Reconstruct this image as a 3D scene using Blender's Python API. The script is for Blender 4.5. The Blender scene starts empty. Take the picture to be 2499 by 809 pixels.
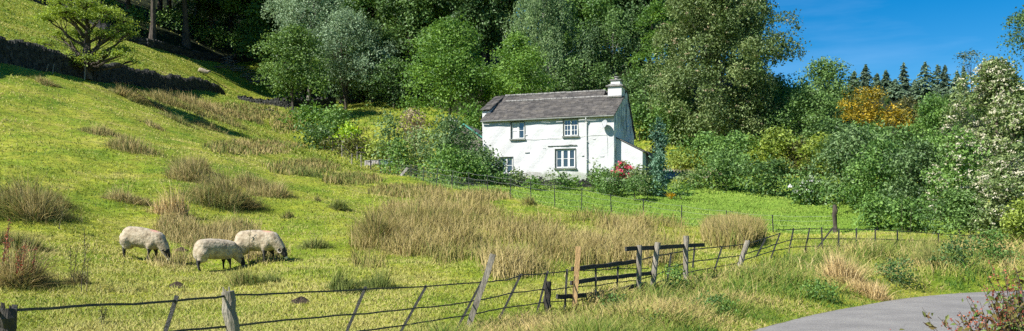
import bpy, bmesh, math, random
import numpy as np
from mathutils import Vector, Matrix
R_ = math.radians
scene = bpy.context.scene
COL = scene.collection

# ------------------------------------------------------------------ camera, sky, sun, exposure
F = 2165.0          # focal length in photo pixels
HY = 560.0          # row of the horizon in the photo
CX = 1249.5
CAMZ = 1.65
cam_d = bpy.data.cameras.new('camera')
cam = bpy.data.objects.new('camera', cam_d); COL.objects.link(cam)
cam.location = (0, 0, CAMZ); cam.rotation_euler = (R_(90), 0, 0)
cam_d.sensor_width = 36; cam_d.lens = 36*F/2499.0
cam_d.shift_y = (HY-404.5)/2499.0
cam_d.clip_start = 0.1; cam_d.clip_end = 5000
scene.camera = cam

SUN_AZ = math.atan2(-0.83, -0.56)      # clockwise from +Y
SUN_EL = R_(43)
sun_dir = Vector((math.sin(SUN_AZ)*math.cos(SUN_EL), math.cos(SUN_AZ)*math.cos(SUN_EL), math.sin(SUN_EL)))
world = bpy.data.worlds.new('World'); scene.world = world; world.use_nodes = True
nt = world.node_tree; nt.nodes.clear()
out = nt.nodes.new('ShaderNodeOutputWorld'); bg = nt.nodes.new('ShaderNodeBackground')
sky = nt.nodes.new('ShaderNodeTexSky'); sky.sky_type = 'NISHITA'; sky.sun_disc = False
sky.sun_elevation = SUN_EL; sky.sun_rotation = SUN_AZ
sky.air_density = 1.0; sky.dust_density = 0.0; sky.ozone_density = 4.0; sky.altitude = 300
hsv = nt.nodes.new('ShaderNodeHueSaturation'); hsv.inputs['Saturation'].default_value = 1.5; hsv.inputs['Value'].default_value = 0.66
# thin cirrus
tc = nt.nodes.new('ShaderNodeTexCoord'); mp = nt.nodes.new('ShaderNodeMapping'); mp.inputs['Scale'].default_value = (1.6, 1.6, 9)
mp.inputs['Rotation'].default_value = (0.1, 0.25, 0)
nz = nt.nodes.new('ShaderNodeTexNoise'); nz.inputs['Scale'].default_value = 2.2; nz.inputs['Detail'].default_value = 7; nz.inputs['Roughness'].default_value = .55
rp = nt.nodes.new('ShaderNodeValToRGB'); rp.color_ramp.elements[0].position = .53; rp.color_ramp.elements[1].position = .80
rp.color_ramp.elements[1].color = (.13, .13, .13, 1)
mx = nt.nodes.new('ShaderNodeMixRGB'); mx.inputs['Color2'].default_value = (4.2, 5.8, 8.2, 1)
bg.inputs['Strength'].default_value = 0.10
L = nt.links.new
L(tc.outputs['Generated'], mp.inputs['Vector']); L(mp.outputs['Vector'], nz.inputs['Vector']); L(nz.outputs['Fac'], rp.inputs['Fac'])
L(sky.outputs['Color'], hsv.inputs['Color']); L(hsv.outputs['Color'], mx.inputs['Color1']); L(rp.outputs['Color'], mx.inputs['Fac'])
L(mx.outputs['Color'], bg.inputs['Color']); L(bg.outputs['Background'], out.inputs['Surface'])

sl = bpy.data.lights.new('sun', 'SUN'); sl.energy = 5.0; sl.angle = R_(0.53); sl.color = (1.0, .955, .88)
so = bpy.data.objects.new('sun', sl); COL.objects.link(so)
so.rotation_euler = (-sun_dir).to_track_quat('-Z', 'Y').to_euler()

scene.view_settings.view_transform = 'Standard'
scene.view_settings.look = 'None'
scene.view_settings.exposure = 0.85
scene.view_settings.gamma = 1.0
scene.view_settings.use_curve_mapping = False
scene.render.engine = 'CYCLES'
cy = scene.cycles
cy.max_bounces = 5; cy.diffuse_bounces = 3; cy.glossy_bounces = 2; cy.transmission_bounces = 3; cy.transparent_max_bounces = 4
cy.caustics_reflective = False; cy.caustics_refractive = False
cy.use_denoising = False
cy.use_adaptive_sampling = True; cy.adaptive_threshold = 0.015

# ------------------------------------------------------------------ mesh helpers
def nrm(a):
    return a/np.maximum(np.linalg.norm(a, axis=-1, keepdims=True), 1e-9)

class MB:
    """collects verts, faces, a per-vertex value v and a material index, and links them as ONE mesh object"""
    def __init__(s): s.v = []; s.a = []; s.lt = []; s.li = []; s.mi = []; s.n = 0
    def add(s, verts, faces, a=.5, m=0):
        verts = np.asarray(verts, float).reshape(-1, 3)
        s.v.append(verts); s.a.append(np.broadcast_to(np.asarray(a, float), (len(verts),)).copy())
        if isinstance(faces, np.ndarray):
            s.lt.append(np.full(len(faces), faces.shape[1])); s.li.append((faces+s.n).ravel()); s.mi.append(np.full(len(faces), m))
        else:
            for f in faces:
                s.lt.append(np.array([len(f)])); s.li.append(np.array(f)+s.n); s.mi.append(np.array([m]))
        s.n += len(verts); return s
    def box(s, lo, hi, m=0, a=.5, mat=None):
        x0, y0, z0 = lo; x1, y1, z1 = hi
        v = np.array([(x0,y0,z0),(x1,y0,z0),(x1,y1,z0),(x0,y1,z0),(x0,y0,z1),(x1,y0,z1),(x1,y1,z1),(x0,y1,z1)], float)
        if mat is not None: v = np.array([mat @ Vector(p) for p in v])
        return s.add(v, np.array([(0,3,2,1),(4,5,6,7),(0,1,5,4),(1,2,6,5),(2,3,7,6),(3,0,4,7)]), a, m)
    def prism(s, poly, axis, d0, d1, m=0, a=.5):
        """poly: list of 2D points in the plane normal to axis ('x','y','z'), extruded d0..d1"""
        def P(p, d): return {'x': (d, p[0], p[1]), 'y': (p[0], d, p[1]), 'z': (p[0], p[1], d)}[axis]
        n = len(poly); v = [P(p, d0) for p in poly]+[P(p, d1) for p in poly]
        f = [tuple(range(n))[::-1], tuple(range(n, 2*n))]+[(i, (i+1) % n, (i+1) % n+n, i+n) for i in range(n)]
        return s.add(v, f, a, m)
    def tube(s, pts, rad, k=7, m=0, a=.5, cap=True, jit=0, rng=None, flat=None):
        pts = np.asarray(pts, float); n = len(pts)
        rad = np.broadcast_to(np.asarray(rad, float), (n,))
        t = np.gradient(pts, axis=0); t = nrm(t)
        up = np.array([0, 0, 1.]) if abs(t[0][2]) < .9 else np.array([1., 0, 0])
        b = nrm(np.cross(t, up)); c = np.cross(b, t)
        ang = np.arange(k)*2*math.pi/k + (math.pi/4 if k == 4 else 0)
        rr = rad[:, None]*np.ones((1, k))
        if jit: rr = rr*(1+jit*rng.standard_normal((n, k)))
        fx = 1 if flat is None else flat
        v = pts[:, None]+rr[..., None]*(np.cos(ang)[None, :, None]*b[:, None]*fx+np.sin(ang)[None, :, None]*c[:, None])
        i = np.arange(n-1)[:, None]*k; j = np.arange(k)[None]; j2 = (j+1) % k
        f = np.stack([i+j, i+j2, i+k+j2, i+k+j], -1).reshape(-1, 4)
        s.add(v.reshape(-1, 3), f, a, m)
        if cap:
            base = s.n-n*k
            for ring, rev in ((0, True), (n-1, False)):
                idx = list(range(ring*k, ring*k+k)); idx = idx[::-1] if not rev else idx
                s.lt.append(np.array([k])); s.li.append(np.array(idx)+base); s.mi.append(np.array([m]))
        return s
    def build(s, name, mats, parent=None, smooth=False, loc=None, mat=None):
        if not isinstance(mats, (list, tuple)): mats = [mats]
        me = bpy.data.meshes.new(name)
        v = np.concatenate(s.v).astype(np.float32); lt = np.concatenate(s.lt).astype(np.int32); li = np.concatenate(s.li).astype(np.int32)
        me.vertices.add(len(v)); me.vertices.foreach_set('co', v.ravel())
        me.loops.add(len(li)); me.loops.foreach_set('vertex_index', li)
        me.polygons.add(len(lt)); ls = np.zeros(len(lt), np.int32); ls[1:] = np.cumsum(lt)[:-1]
        me.polygons.foreach_set('loop_start', ls)
        me.polygons.foreach_set('material_index', np.concatenate(s.mi).astype(np.int32))
        if not smooth: pass
        me.polygons.foreach_set('use_smooth', np.full(len(lt), smooth))
        at = me.attributes.new('v', 'FLOAT', 'POINT'); at.data.foreach_set('value', np.concatenate(s.a).astype(np.float32))
        for m in mats: me.materials.append(m)
        me.update(calc_edges=True)
        o = bpy.data.objects.new(name, me); COL.objects.link(o)
        if parent is not None: o.parent = parent
        if loc is not None: o.location = loc
        return o

def tag(o, label=None, cat=None, group=None, kind=None):
    if label: o['label'] = label
    if cat: o['category'] = cat
    if group: o['group'] = group
    if kind: o['kind'] = kind
    return o
def empty(name, loc, rz=0, label=None, cat=None, group=None):
    o = bpy.data.objects.new(name, None); COL.objects.link(o); o.location = loc; o.rotation_euler = (0, 0, rz)
    return tag(o, label, cat, group)
def copy_tree(o, parent=None):
    c = o.copy(); COL.objects.link(c); c.parent = parent
    for ch in list(o.children): copy_tree(ch, c)
    return c

# ------------------------------------------------------------------ materials
def newmat(name):
    m = bpy.data.materials.new(name); m.use_nodes = True; n = m.node_tree; n.nodes.clear()
    o = n.nodes.new('ShaderNodeOutputMaterial'); return m, n, o
def ramp(n, stops):
    r = n.nodes.new('ShaderNodeValToRGB'); e = r.color_ramp.elements
    while len(e) < len(stops): e.new(.5)
    for i, (p, c) in enumerate(stops): e[i].position = p; e[i].color = (*c, 1)
    return r
def leafmat(name, dark, mid, light, trans=.30, rough=.5, hue=None, spec=.35, upn=0, gain=1.0):
    dark, mid, light = (tuple(min(.85, c*gain) for c in q) for q in (dark, mid, light))
    m, n, o = newmat(name); L = n.links.new
    at = n.nodes.new('ShaderNodeAttribute'); at.attribute_name = 'v'
    oi = n.nodes.new('ShaderNodeObjectInfo')
    ad = n.nodes.new('ShaderNodeMath'); ad.operation = 'MULTIPLY_ADD'; ad.inputs[1].default_value = .22; 
    sb = n.nodes.new('ShaderNodeMath'); sb.operation = 'SUBTRACT'; sb.inputs[1].default_value = .11
    r = ramp(n, [(0.1, dark), (.5, mid), (.92, light)])
    L(oi.outputs['Random'], ad.inputs[0]); L(at.outputs['Fac'], ad.inputs[2]); L(ad.outputs[0], sb.inputs[0]); L(sb.outputs[0], r.inputs['Fac'])
    p = n.nodes.new('ShaderNodeBsdfPrincipled'); p.inputs['Roughness'].default_value = rough; p.inputs['Specular IOR Level'].default_value = spec
    t = n.nodes.new('ShaderNodeBsdfTranslucent'); mx = n.nodes.new('ShaderNodeMixShader'); mx.inputs[0].default_value = trans
    h = n.nodes.new('ShaderNodeHueSaturation'); h.inputs['Hue'].default_value = .485; h.inputs['Value'].default_value = 1.25; h.inputs['Saturation'].default_value = 1.1
    if upn:   # grass lies every way: shade blades by the mean of many, leaning to the sward's upward normal
        ge = n.nodes.new('ShaderNodeNewGeometry'); vm = n.nodes.new('ShaderNodeVectorMath'); vm.operation = 'SCALE'; vm.inputs['Scale'].default_value = 1-upn
        va = n.nodes.new('ShaderNodeVectorMath'); va.inputs[1].default_value = (0, 0, upn); vn = n.nodes.new('ShaderNodeVectorMath'); vn.operation = 'NORMALIZE'
        L(ge.outputs['Normal'], vm.inputs[0]); L(vm.outputs[0], va.inputs[0]); L(va.outputs[0], vn.inputs[0]); L(vn.outputs[0], p.inputs['Normal'])
    L(r.outputs['Color'], p.inputs['Base Color']); L(r.outputs['Color'], h.inputs['Color']); L(h.outputs['Color'], t.inputs['Color'])
    L(p.outputs[0], mx.inputs[1]); L(t.outputs[0], mx.inputs[2]); L(mx.outputs[0], o.inputs['Surface'])
    return m
def plainmat(name, c1, c2=None, scale=8, rough=.7, bump=0, bscale=None, metal=0, stretch=(1, 1, 1), detail=5, c3=None, spec=.4, coord='Object'):
    m, n, o = newmat(name); L = n.links.new
    p = n.nodes.new('ShaderNodeBsdfPrincipled'); p.inputs['Roughness'].default_value = rough; p.inputs['Metallic'].default_value = metal
    p.inputs['Specular IOR Level'].default_value = spec
    tc = n.nodes.new('ShaderNodeTexCoord'); mp = n.nodes.new('ShaderNodeMapping'); mp.inputs['Scale'].default_value = stretch
    nz = n.nodes.new('ShaderNodeTexNoise'); nz.inputs['Scale'].default_value = scale; nz.inputs['Detail'].default_value = detail; nz.inputs['Roughness'].default_value = .6
    L(tc.outputs[coord], mp.inputs['Vector']); L(mp.outputs['Vector'], nz.inputs['Vector'])
    st = [(.35, c1), (.65, c2 or c1)]
    if c3: st = [(.3, c1), (.5, c2), (.68, c3)]
    r = ramp(n, st); L(nz.outputs['Fac'], r.inputs['Fac']); L(r.outputs['Color'], p.inputs['Base Color'])
    if bump:
        b = n.nodes.new('ShaderNodeBump'); b.inputs['Strength'].default_value = bump; b.inputs['Distance'].default_value = .05
        n2 = n.nodes.new('ShaderNodeTexNoise'); n2.inputs['Scale'].default_value = bscale or scale*2; n2.inputs['Detail'].default_value = 5
        L(mp.outputs['Vector'], n2.inputs['Vector']); L(n2.outputs['Fac'], b.inputs['Height']); L(b.outputs[0], p.inputs['Normal'])
    L(p.outputs[0], o.inputs['Surface']); return m

# ------------------------------------------------------------------ terrain
def W(px, py, d):    # photo pixel at a depth in metres -> world point
    return ((px-CX)/F*d, d, CAMZ+(HY-py)/F*d)
CTRL = [W(*c) for c in [
 (600,809,13.5),(1100,812,14.2),(1250,806,14.4),(0,809,14),(-300,780,14),
 (350,622,24),(520,662,22),(650,652,22.5),(0,660,19),(-300,600,20),
 (0,500,25),(0,380,33),(0,250,43),(0,152,52),(-300,60,52),(-300,330,34),
 (220,192,63),(400,218,80),(545,240,100),(620,262,108),
 (350,350,40),(300,260,52),(150,450,29),(450,300,62),(450,430,34),(450,520,29),
 (600,480,34),(600,380,48),(600,310,72),(700,335,84),(780,378,82),(860,408,74),(930,428,68),(1065,456,53),(1190,476,48),
 (750,430,50),(760,520,32),(900,500,37),(900,590,25.5),(780,680,19),(900,740,16.3),(1100,720,17.2),(1200,650,20.5),(1200,560,29),(1200,510,39),
 (1353,507,46),(1490,527,45),(1663,549,44),(1887,570,42),(2037,575,40),
 (1500,570,33),(1500,650,22.5),(1700,605,28.5),(1700,682,21.5),(1830,656,24.5),(2000,600,31),(1936,622,27.5),(2150,610,29),(2400,596,33),(2700,570,36),
 (1400,757,16.4),(1560,718,18.5),
 (1400,470,57),(1550,480,56),(1700,500,52),(1850,512,50),(2000,530,47),(2150,560,40),(2350,572,38),
 (1178,452,65.8),(1498,446,62.5),(1543,440,68),(1240,430,72),(1120,440,62),
 (0,60,75),(0,-10,96),(300,115,92),(300,40,118),(450,150,108),(450,98,120),(560,190,116),(590,150,126),(640,230,120),(640,120,150),(-400,-150,80),
 (725,262,100),(820,270,104),(850,290,98),(940,255,106),(940,300,90),(1000,320,82),(1000,200,125),
 (1300,400,78),(1300,330,88),(1300,235,112),(1500,230,115),(1560,290,92),(1300,165,140),(1600,160,150),(1560,390,76),
 (1700,400,74),(1700,300,100),(1900,330,95),(1950,230,140),(2200,330,100),(2200,265,180),(2400,240,200),(2400,420,60),(2600,480,45),(2600,200,200),(2700,330,90),
 (1450,125,190),(1800,200,210),(1000,110,190),(2000,225,230),(2250,232,240),
]]
CTRL += [(0,0,0),(-12,0,0.1),(-30,5,1.5),(-70,20,11),(15,0,-.2),(60,0,-1),(60,25,0),(90,60,6),(0,-60,-1),(60,-60,-3),(-60,-60,4),(-60,0,6),
 (-120,100,52),(-160,200,95),(0,260,48),(-60,260,72),(150,260,34),(250,150,22),(0,420,52),(-200,400,130),(250,420,50),(-400,0,80),(400,0,0),(400,400,40)]
# road: left edge and axis, z about 0
RE = np.array([(-1.6,-6),(-.6,0),(1.1,7),(2.35,11),(3.77,14.3),(6.05,17.5),(9.3,21.2),(11.4,22.9),(13.6,24.0),(17,25),(23,25.6),(32,25.6)], float)
RW = 3.3
_t = nrm(np.gradient(RE, axis=0)); _nrm2 = np.stack([_t[:, 1], -_t[:, 0]], -1)
RC = RE+_nrm2*RW/2
RRt = RE+_nrm2*RW
CTRL += [(x, y, 0.0) for x, y in RC[1:]]+[(x+2.5*a, y+2.5*b, .05) for (x, y), (a, b) in zip(RRt, _nrm2)]
CTRL = np.array(CTRL)
_P = CTRL[:, :2]; _n = len(_P)
_D = np.linalg.norm(_P[:, None]-_P[None], axis=-1)
_A = np.zeros((_n+3, _n+3)); _A[:_n, :_n] = _D-np.eye(_n)*(-.35); _A[:_n, _n] = 1; _A[:_n, _n+1:] = _P; _A[_n, :_n] = 1; _A[_n+1:, :_n] = _P.T
_A[:_n, :_n] = -_D+np.eye(_n)*.35
_w = np.linalg.solve(_A, np.concatenate([CTRL[:, 2], np.zeros(3)]))
def seg_dist(x, y, poly):
    best = np.full(np.shape(x), 1e9)
    for (ax, ay), (bx, by) in zip(poly[:-1], poly[1:]):
        dx, dy = bx-ax, by-ay; t = np.clip(((x-ax)*dx+(y-ay)*dy)/(dx*dx+dy*dy), 0, 1)
        best = np.minimum(best, np.hypot(x-ax-t*dx, y-ay-t*dy))
    return best
def sst(a, b, x):
    t = np.clip((x-a)/(b-a), 0, 1); return t*t*(3-2*t)
def _rbf(x, y):
    out = np.empty(len(x))
    for i in range(0, len(x), 40000):
        xx = x[i:i+40000]; yy = y[i:i+40000]
        r = np.hypot(xx[:, None]-_P[None, :, 0], yy[:, None]-_P[None, :, 1]); out[i:i+40000] = -r @ _w[:_n] + _w[_n]+_w[_n+1]*xx+_w[_n+2]*yy
    return out
_h = .5; _x0, _x1, _y0, _y1 = -125, 150, 3, 245
_gx = np.arange(_x0, _x1+_h, _h); _gy = np.arange(_y0, _y1+_h, _h)
_X, _Y = np.meshgrid(_gx, _gy); _Z = _rbf(_X.ravel(), _Y.ravel()).reshape(_X.shape)
def base_z(x, y):
    z = np.empty(len(x)); inn = (x > _x0) & (x < _x1) & (y > _y0) & (y < _y1)
    fx = (x[inn]-_x0)/_h; fy = (y[inn]-_y0)/_h; i = fx.astype(int); j = fy.astype(int); fx = fx-i; fy = fy-j
    z[inn] = (_Z[j, i]*(1-fx)+_Z[j, i+1]*fx)*(1-fy)+(_Z[j+1, i]*(1-fx)+_Z[j+1, i+1]*fx)*fy
    if (~inn).any(): z[~inn] = _rbf(x[~inn], y[~inn])
    return z
def G(x, y):
    x = np.asarray(x, float); y = np.asarray(y, float); sh = np.broadcast(x, y).shape
    x = np.broadcast_to(x, sh).ravel(); y = np.broadcast_to(y, sh).ravel(); out = np.empty(len(x))
    for i in range(0, len(x), 40000):
        xx = x[i:i+40000]; yy = y[i:i+40000]
        z = base_z(xx, yy)
        amp = sst(10, 25, yy)
        z = z+amp*(.10*np.sin(xx*.9+1.3*np.sin(yy*.5))*np.sin(yy*.75+xx*.3)+.045*np.sin(xx*2.3+yy*1.1)*np.sin(yy*1.9-xx*.8))
        rd = seg_dist(xx, yy, RC); k = sst(RW/2+.05, RW/2+1.0, rd)
        z = z*k+(1-k)*(-.045)
        out[i:i+40000] = z
    return out.reshape(sh)
def g(x, y): return float(G(np.array([x]), np.array([y]))[0])
def ground_at(px, d, dz=0):
    x = (px-CX)/F*d; return (x, d, g(x, d)+dz)
_ds = np.concatenate([np.arange(8, 40, .5), np.arange(40, 130, 1.2), np.arange(130, 240, 4)])
def hits(px, py):
    """where rays through these photo pixels meet the ground (vectorised)"""
    px = np.atleast_1d(np.asarray(px, float)); py = np.atleast_1d(np.asarray(py, float))
    res = np.full((len(px), 3), np.nan)
    for i in range(0, len(px), 1000):
        a = (px[i:i+1000, None]-CX)/F; b = (HY-py[i:i+1000, None])/F
        X = a*_ds; Z = CAMZ+b*_ds; below = Z < G(X, np.broadcast_to(_ds, X.shape))
        k = below.argmax(1); ok = below.any(1) & (k > 0); k1 = np.maximum(k, 1)
        lo = _ds[k1-1].copy(); hi = _ds[k1].copy(); aa = a[:, 0]; bb = b[:, 0]
        for _ in range(7):
            mid = (lo+hi)/2; bl = CAMZ+bb*mid < G(aa*mid, mid); hi = np.where(bl, mid, hi); lo = np.where(bl, lo, mid)
        r = np.stack([aa*hi, hi, G(aa*hi, hi)], -1); r[~ok] = np.nan; res[i:i+1000] = r
    return res
def hit(px, py):
    r = hits([px], [py])[0]; return tuple(float(t) for t in r)

# ------------------------------------------------------------------ ground sheet and road
def grid_axis(lo, hi, c0, c1, step, grow=1.12):
    a = list(np.arange(c0, c1, step)); s = step
    while a[-1] < hi: s *= grow; a.append(a[-1]+s)
    s = step
    while a[0] > lo: s *= grow; a.insert(0, a[0]-s)
    return np.array(a)
GX = grid_axis(-1500, 1500, -46, 40, .42, 1.07)
GY = np.concatenate([grid_axis(-900, 40, 10, 40, .36, 1.15)])
GY = GY[GY <= 40.2]
_s = .36
_l = list(GY)
while _l[-1] < 2600:
    _s *= 1.018 if _l[-1] < 240 else 1.15
    _l.append(_l[-1]+_s)
GY = np.array(_l)
FENCE2 = [W(*c)[:2] for c in [(930,428,68),(1065,456,53),(1190,476,48),(1353,507,46),(1490,527,45),(1663,549,44),(1887,570,42),(2037,575,40),(2300,575,38)]]
FENCE2 = np.array(FENCE2)
def fence2_y(x): return np.interp(x, FENCE2[:, 0], FENCE2[:, 1])
def lawn_mask(x, y):
    fy = fence2_y(x)
    return sst(-.3, .6, y-fy)*sst(-7.5, -5, x)*(1-sst(21, 24, x))*(1-sst(62, 66, y))
XX, YY = np.meshgrid(GX, GY)
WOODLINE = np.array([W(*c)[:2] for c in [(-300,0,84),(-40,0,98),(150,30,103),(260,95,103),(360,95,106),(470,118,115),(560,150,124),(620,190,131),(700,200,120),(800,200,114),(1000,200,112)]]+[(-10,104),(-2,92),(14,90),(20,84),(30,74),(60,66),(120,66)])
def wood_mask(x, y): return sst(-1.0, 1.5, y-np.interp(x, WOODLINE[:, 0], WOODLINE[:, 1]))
ZZ = G(XX, YY)
far = sst(300, 900, np.hypot(XX, YY)); ZZ = ZZ*(1-far)+far*np.clip(ZZ, -5, 60)
mb = MB(); nx = len(GX); ny = len(GY)
i, j = np.meshgrid(np.arange(ny-1), np.arange(nx-1), indexing='ij'); b0 = (i*nx+j).ravel()
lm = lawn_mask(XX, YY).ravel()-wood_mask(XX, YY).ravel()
mb.add(np.stack([XX, YY, ZZ], -1).reshape(-1, 3), np.stack([b0, b0+1, b0+nx+1, b0+nx], -1), lm)

m, n, o = newmat('ground'); L = n.links.new
tc = n.nodes.new('ShaderNodeTexCoord'); p = n.nodes.new('ShaderNodeBsdfPrincipled'); p.inputs['Roughness'].default_value = .9; p.inputs['Specular IOR Level'].default_value = .15
n1 = n.nodes.new('ShaderNodeTexNoise'); n1.inputs['Scale'].default_value = .35; n1.inputs['Detail'].default_value = 8; n1.inputs['Roughness'].default_value = .68
n2 = n.nodes.new('ShaderNodeTexNoise'); n2.inputs['Scale'].default_value = 3.2; n2.inputs['Detail'].default_value = 8; n2.inputs['Roughness'].default_value = .75
L(tc.outputs['Object'], n1.inputs['Vector']); 
mpn = n.nodes.new('ShaderNodeMapping'); mpn.inputs['Scale'].default_value = (.8, .8, 2.6); L(tc.outputs['Object'], mpn.inputs['Vector']); L(mpn.outputs[0], n2.inputs['Vector'])
r1 = ramp(n, [(.32, (.10, .18, .012)), (.44, (.19, .26, .020)), (.56, (.30, .32, .035)), (.68, (.38, .33, .10))]); L(n1.outputs['Fac'], r1.inputs['Fac'])
r2 = ramp(n, [(.3, (.30, .32, .3)), (.5, (.9, .9, .9)), (.7, (1.45, 1.4, 1.3))]); L(n2.outputs['Fac'], r2.inputs['Fac'])
mu = n.nodes.new('ShaderNodeMixRGB'); mu.blend_type = 'MULTIPLY'; mu.inputs['Fac'].default_value = 1
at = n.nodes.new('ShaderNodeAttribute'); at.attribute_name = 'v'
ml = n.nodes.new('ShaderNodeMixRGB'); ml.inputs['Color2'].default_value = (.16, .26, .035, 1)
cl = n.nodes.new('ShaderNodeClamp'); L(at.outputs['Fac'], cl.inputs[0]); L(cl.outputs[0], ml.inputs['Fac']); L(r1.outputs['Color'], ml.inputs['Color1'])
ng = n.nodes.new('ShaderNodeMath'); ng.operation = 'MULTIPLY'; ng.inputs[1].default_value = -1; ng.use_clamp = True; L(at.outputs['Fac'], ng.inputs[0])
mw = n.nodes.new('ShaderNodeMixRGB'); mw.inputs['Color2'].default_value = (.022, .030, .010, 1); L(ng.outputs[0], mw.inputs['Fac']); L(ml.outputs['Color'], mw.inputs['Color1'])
L(mw.outputs['Color'], mu.inputs['Color1']); L(r2.outputs['Color'], mu.inputs['Color2']); L(mu.outputs['Color'], p.inputs['Base Color'])
bp = n.nodes.new('ShaderNodeBump'); bp.inputs['Strength'].default_value = .8; bp.inputs['Distance'].default_value = .12
L(n2.outputs['Fac'], bp.inputs['Height']); L(bp.outputs[0], p.inputs['Normal']); L(p.outputs[0], o.inputs['Surface'])
M = {'ground': m}
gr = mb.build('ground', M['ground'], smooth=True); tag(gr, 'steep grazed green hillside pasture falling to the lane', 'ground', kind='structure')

def asphalt():
    m, n, o = newmat('asphalt'); L = n.links.new; tc = n.nodes.new('ShaderNodeTexCoord'); p = n.nodes.new('ShaderNodeBsdfPrincipled'); p.inputs['Roughness'].default_value = .9; p.inputs['Specular IOR Level'].default_value = .25
    def noise(sc, det=8, ro=.65):
        q = n.nodes.new('ShaderNodeTexNoise'); q.inputs['Scale'].default_value = sc; q.inputs['Detail'].default_value = det; q.inputs['Roughness'].default_value = ro; L(tc.outputs['Object'], q.inputs['Vector']); return q
    def mul(a, b):
        q = n.nodes.new('ShaderNodeMixRGB'); q.blend_type = 'MULTIPLY'; q.inputs[0].default_value = 1; L(a, q.inputs[1]); L(b, q.inputs[2]); return q.outputs[0]
    a = noise(.9); ra = ramp(n, [(.35, (.19, .182, .17)), (.5, (.225, .215, .20)), (.66, (.255, .245, .225))]); L(a.outputs['Fac'], ra.inputs[0])
    b = noise(45, 3); rb = ramp(n, [(.35, (.75, .75, .75)), (.6, (1.15, 1.15, 1.15))]); L(b.outputs['Fac'], rb.inputs[0])
    v = n.nodes.new('ShaderNodeTexVoronoi'); v.feature = 'DISTANCE_TO_EDGE'; v.inputs['Scale'].default_value = .75; nd = noise(2.2); vm = n.nodes.new('ShaderNodeMixRGB'); vm.inputs[0].default_value = .25; L(tc.outputs['Object'], vm.inputs[1]); L(nd.outputs['Color'], vm.inputs[2]); L(vm.outputs[0], v.inputs['Vector'])
    rc = ramp(n, [(.003, (.86, .86, .86)), (.01, (1, 1, 1))]); L(v.outputs['Distance'], rc.inputs[0])
    at = n.nodes.new('ShaderNodeAttribute'); at.attribute_name = 'v'; ed = noise(3.0); sm = n.nodes.new('ShaderNodeMath'); sm.operation = 'MULTIPLY_ADD'; sm.inputs[1].default_value = .5; L(ed.outputs['Fac'], sm.inputs[0]); L(at.outputs['Fac'], sm.inputs[2])
    re = ramp(n, [(1.02, (0, 0, 0)), (1.2, (1, 1, 1))]); re.color_ramp.elements[0].position = .93; re.color_ramp.elements[1].position = 1.0; sc_ = n.nodes.new('ShaderNodeMath'); sc_.operation = 'MULTIPLY'; sc_.inputs[1].default_value = .78; L(sm.outputs[0], sc_.inputs[0]); L(sc_.outputs[0], re.inputs[0])
    dm = n.nodes.new('ShaderNodeMixRGB'); dm.inputs[2].default_value = (.12, .11, .06, 1); L(re.outputs[0], dm.inputs[0]); L(mul(mul(ra.outputs[0], rb.outputs[0]), rc.outputs[0]), dm.inputs[1])
    L(dm.outputs[0], p.inputs['Base Color']); bu = n.nodes.new('ShaderNodeBump'); bu.inputs['Strength'].default_value = .5; bu.inputs['Distance'].default_value = .02; L(b.outputs['Fac'], bu.inputs['Height']); L(bu.outputs[0], p.inputs['Normal']); L(p.outputs[0], o.inputs['Surface']); return m
M['asphalt'] = asphalt()
def offset_poly(s0, s1, z, u=240):
    t = np.linspace(0, len(RE)-1, u); k = np.arange(len(RE))
    # smooth interpolation by Catmull-like cubic through numpy
    def sm(a):
        fine = np.interp(t, k, a); ker = np.ones(11)/11
        return np.convolve(np.pad(fine, 5, mode='edge'), ker, 'valid')
    ex, ey = sm(RE[:, 0]), sm(RE[:, 1]); e = np.stack([ex, ey], -1); tt = nrm(np.gradient(e, axis=0)); nn = np.stack([tt[:, 1], -tt[:, 0]], -1)
    return e+nn*s0, e+nn*s1
mb = MB(); rr0 = np.random.default_rng(3)
a_, b_ = offset_poly(0, RW, 0); cols = 9
tt = np.linspace(0, 1, cols); P3 = a_[:, None]*(1-tt[None, :, None])+b_[:, None]*tt[None, :, None]
wob = rr0.standard_normal(len(a_))*.03; wob = np.convolve(wob, np.ones(3)/3, 'same')
P3[:, 0] += wob[:, None]; camber = .05*(1-(2*tt-1)**2)
Vv = np.concatenate([P3, np.broadcast_to(camber[None, :, None]-.005, P3.shape[:2]+(1,))], -1)
i, j = np.meshgrid(np.arange(len(a_)-1), np.arange(cols-1), indexing='ij'); b0 = (i*cols+j).ravel()
mb.add(Vv.reshape(-1, 3), np.stack([b0, b0+1, b0+cols+1, b0+cols], -1), np.broadcast_to(np.abs(2*tt-1)[None]**3, (len(a_), cols)).ravel())
tag(mb.build('road', M['asphalt'], smooth=True), 'narrow grey asphalt lane curving away to the right', 'road', kind='structure')
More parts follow.
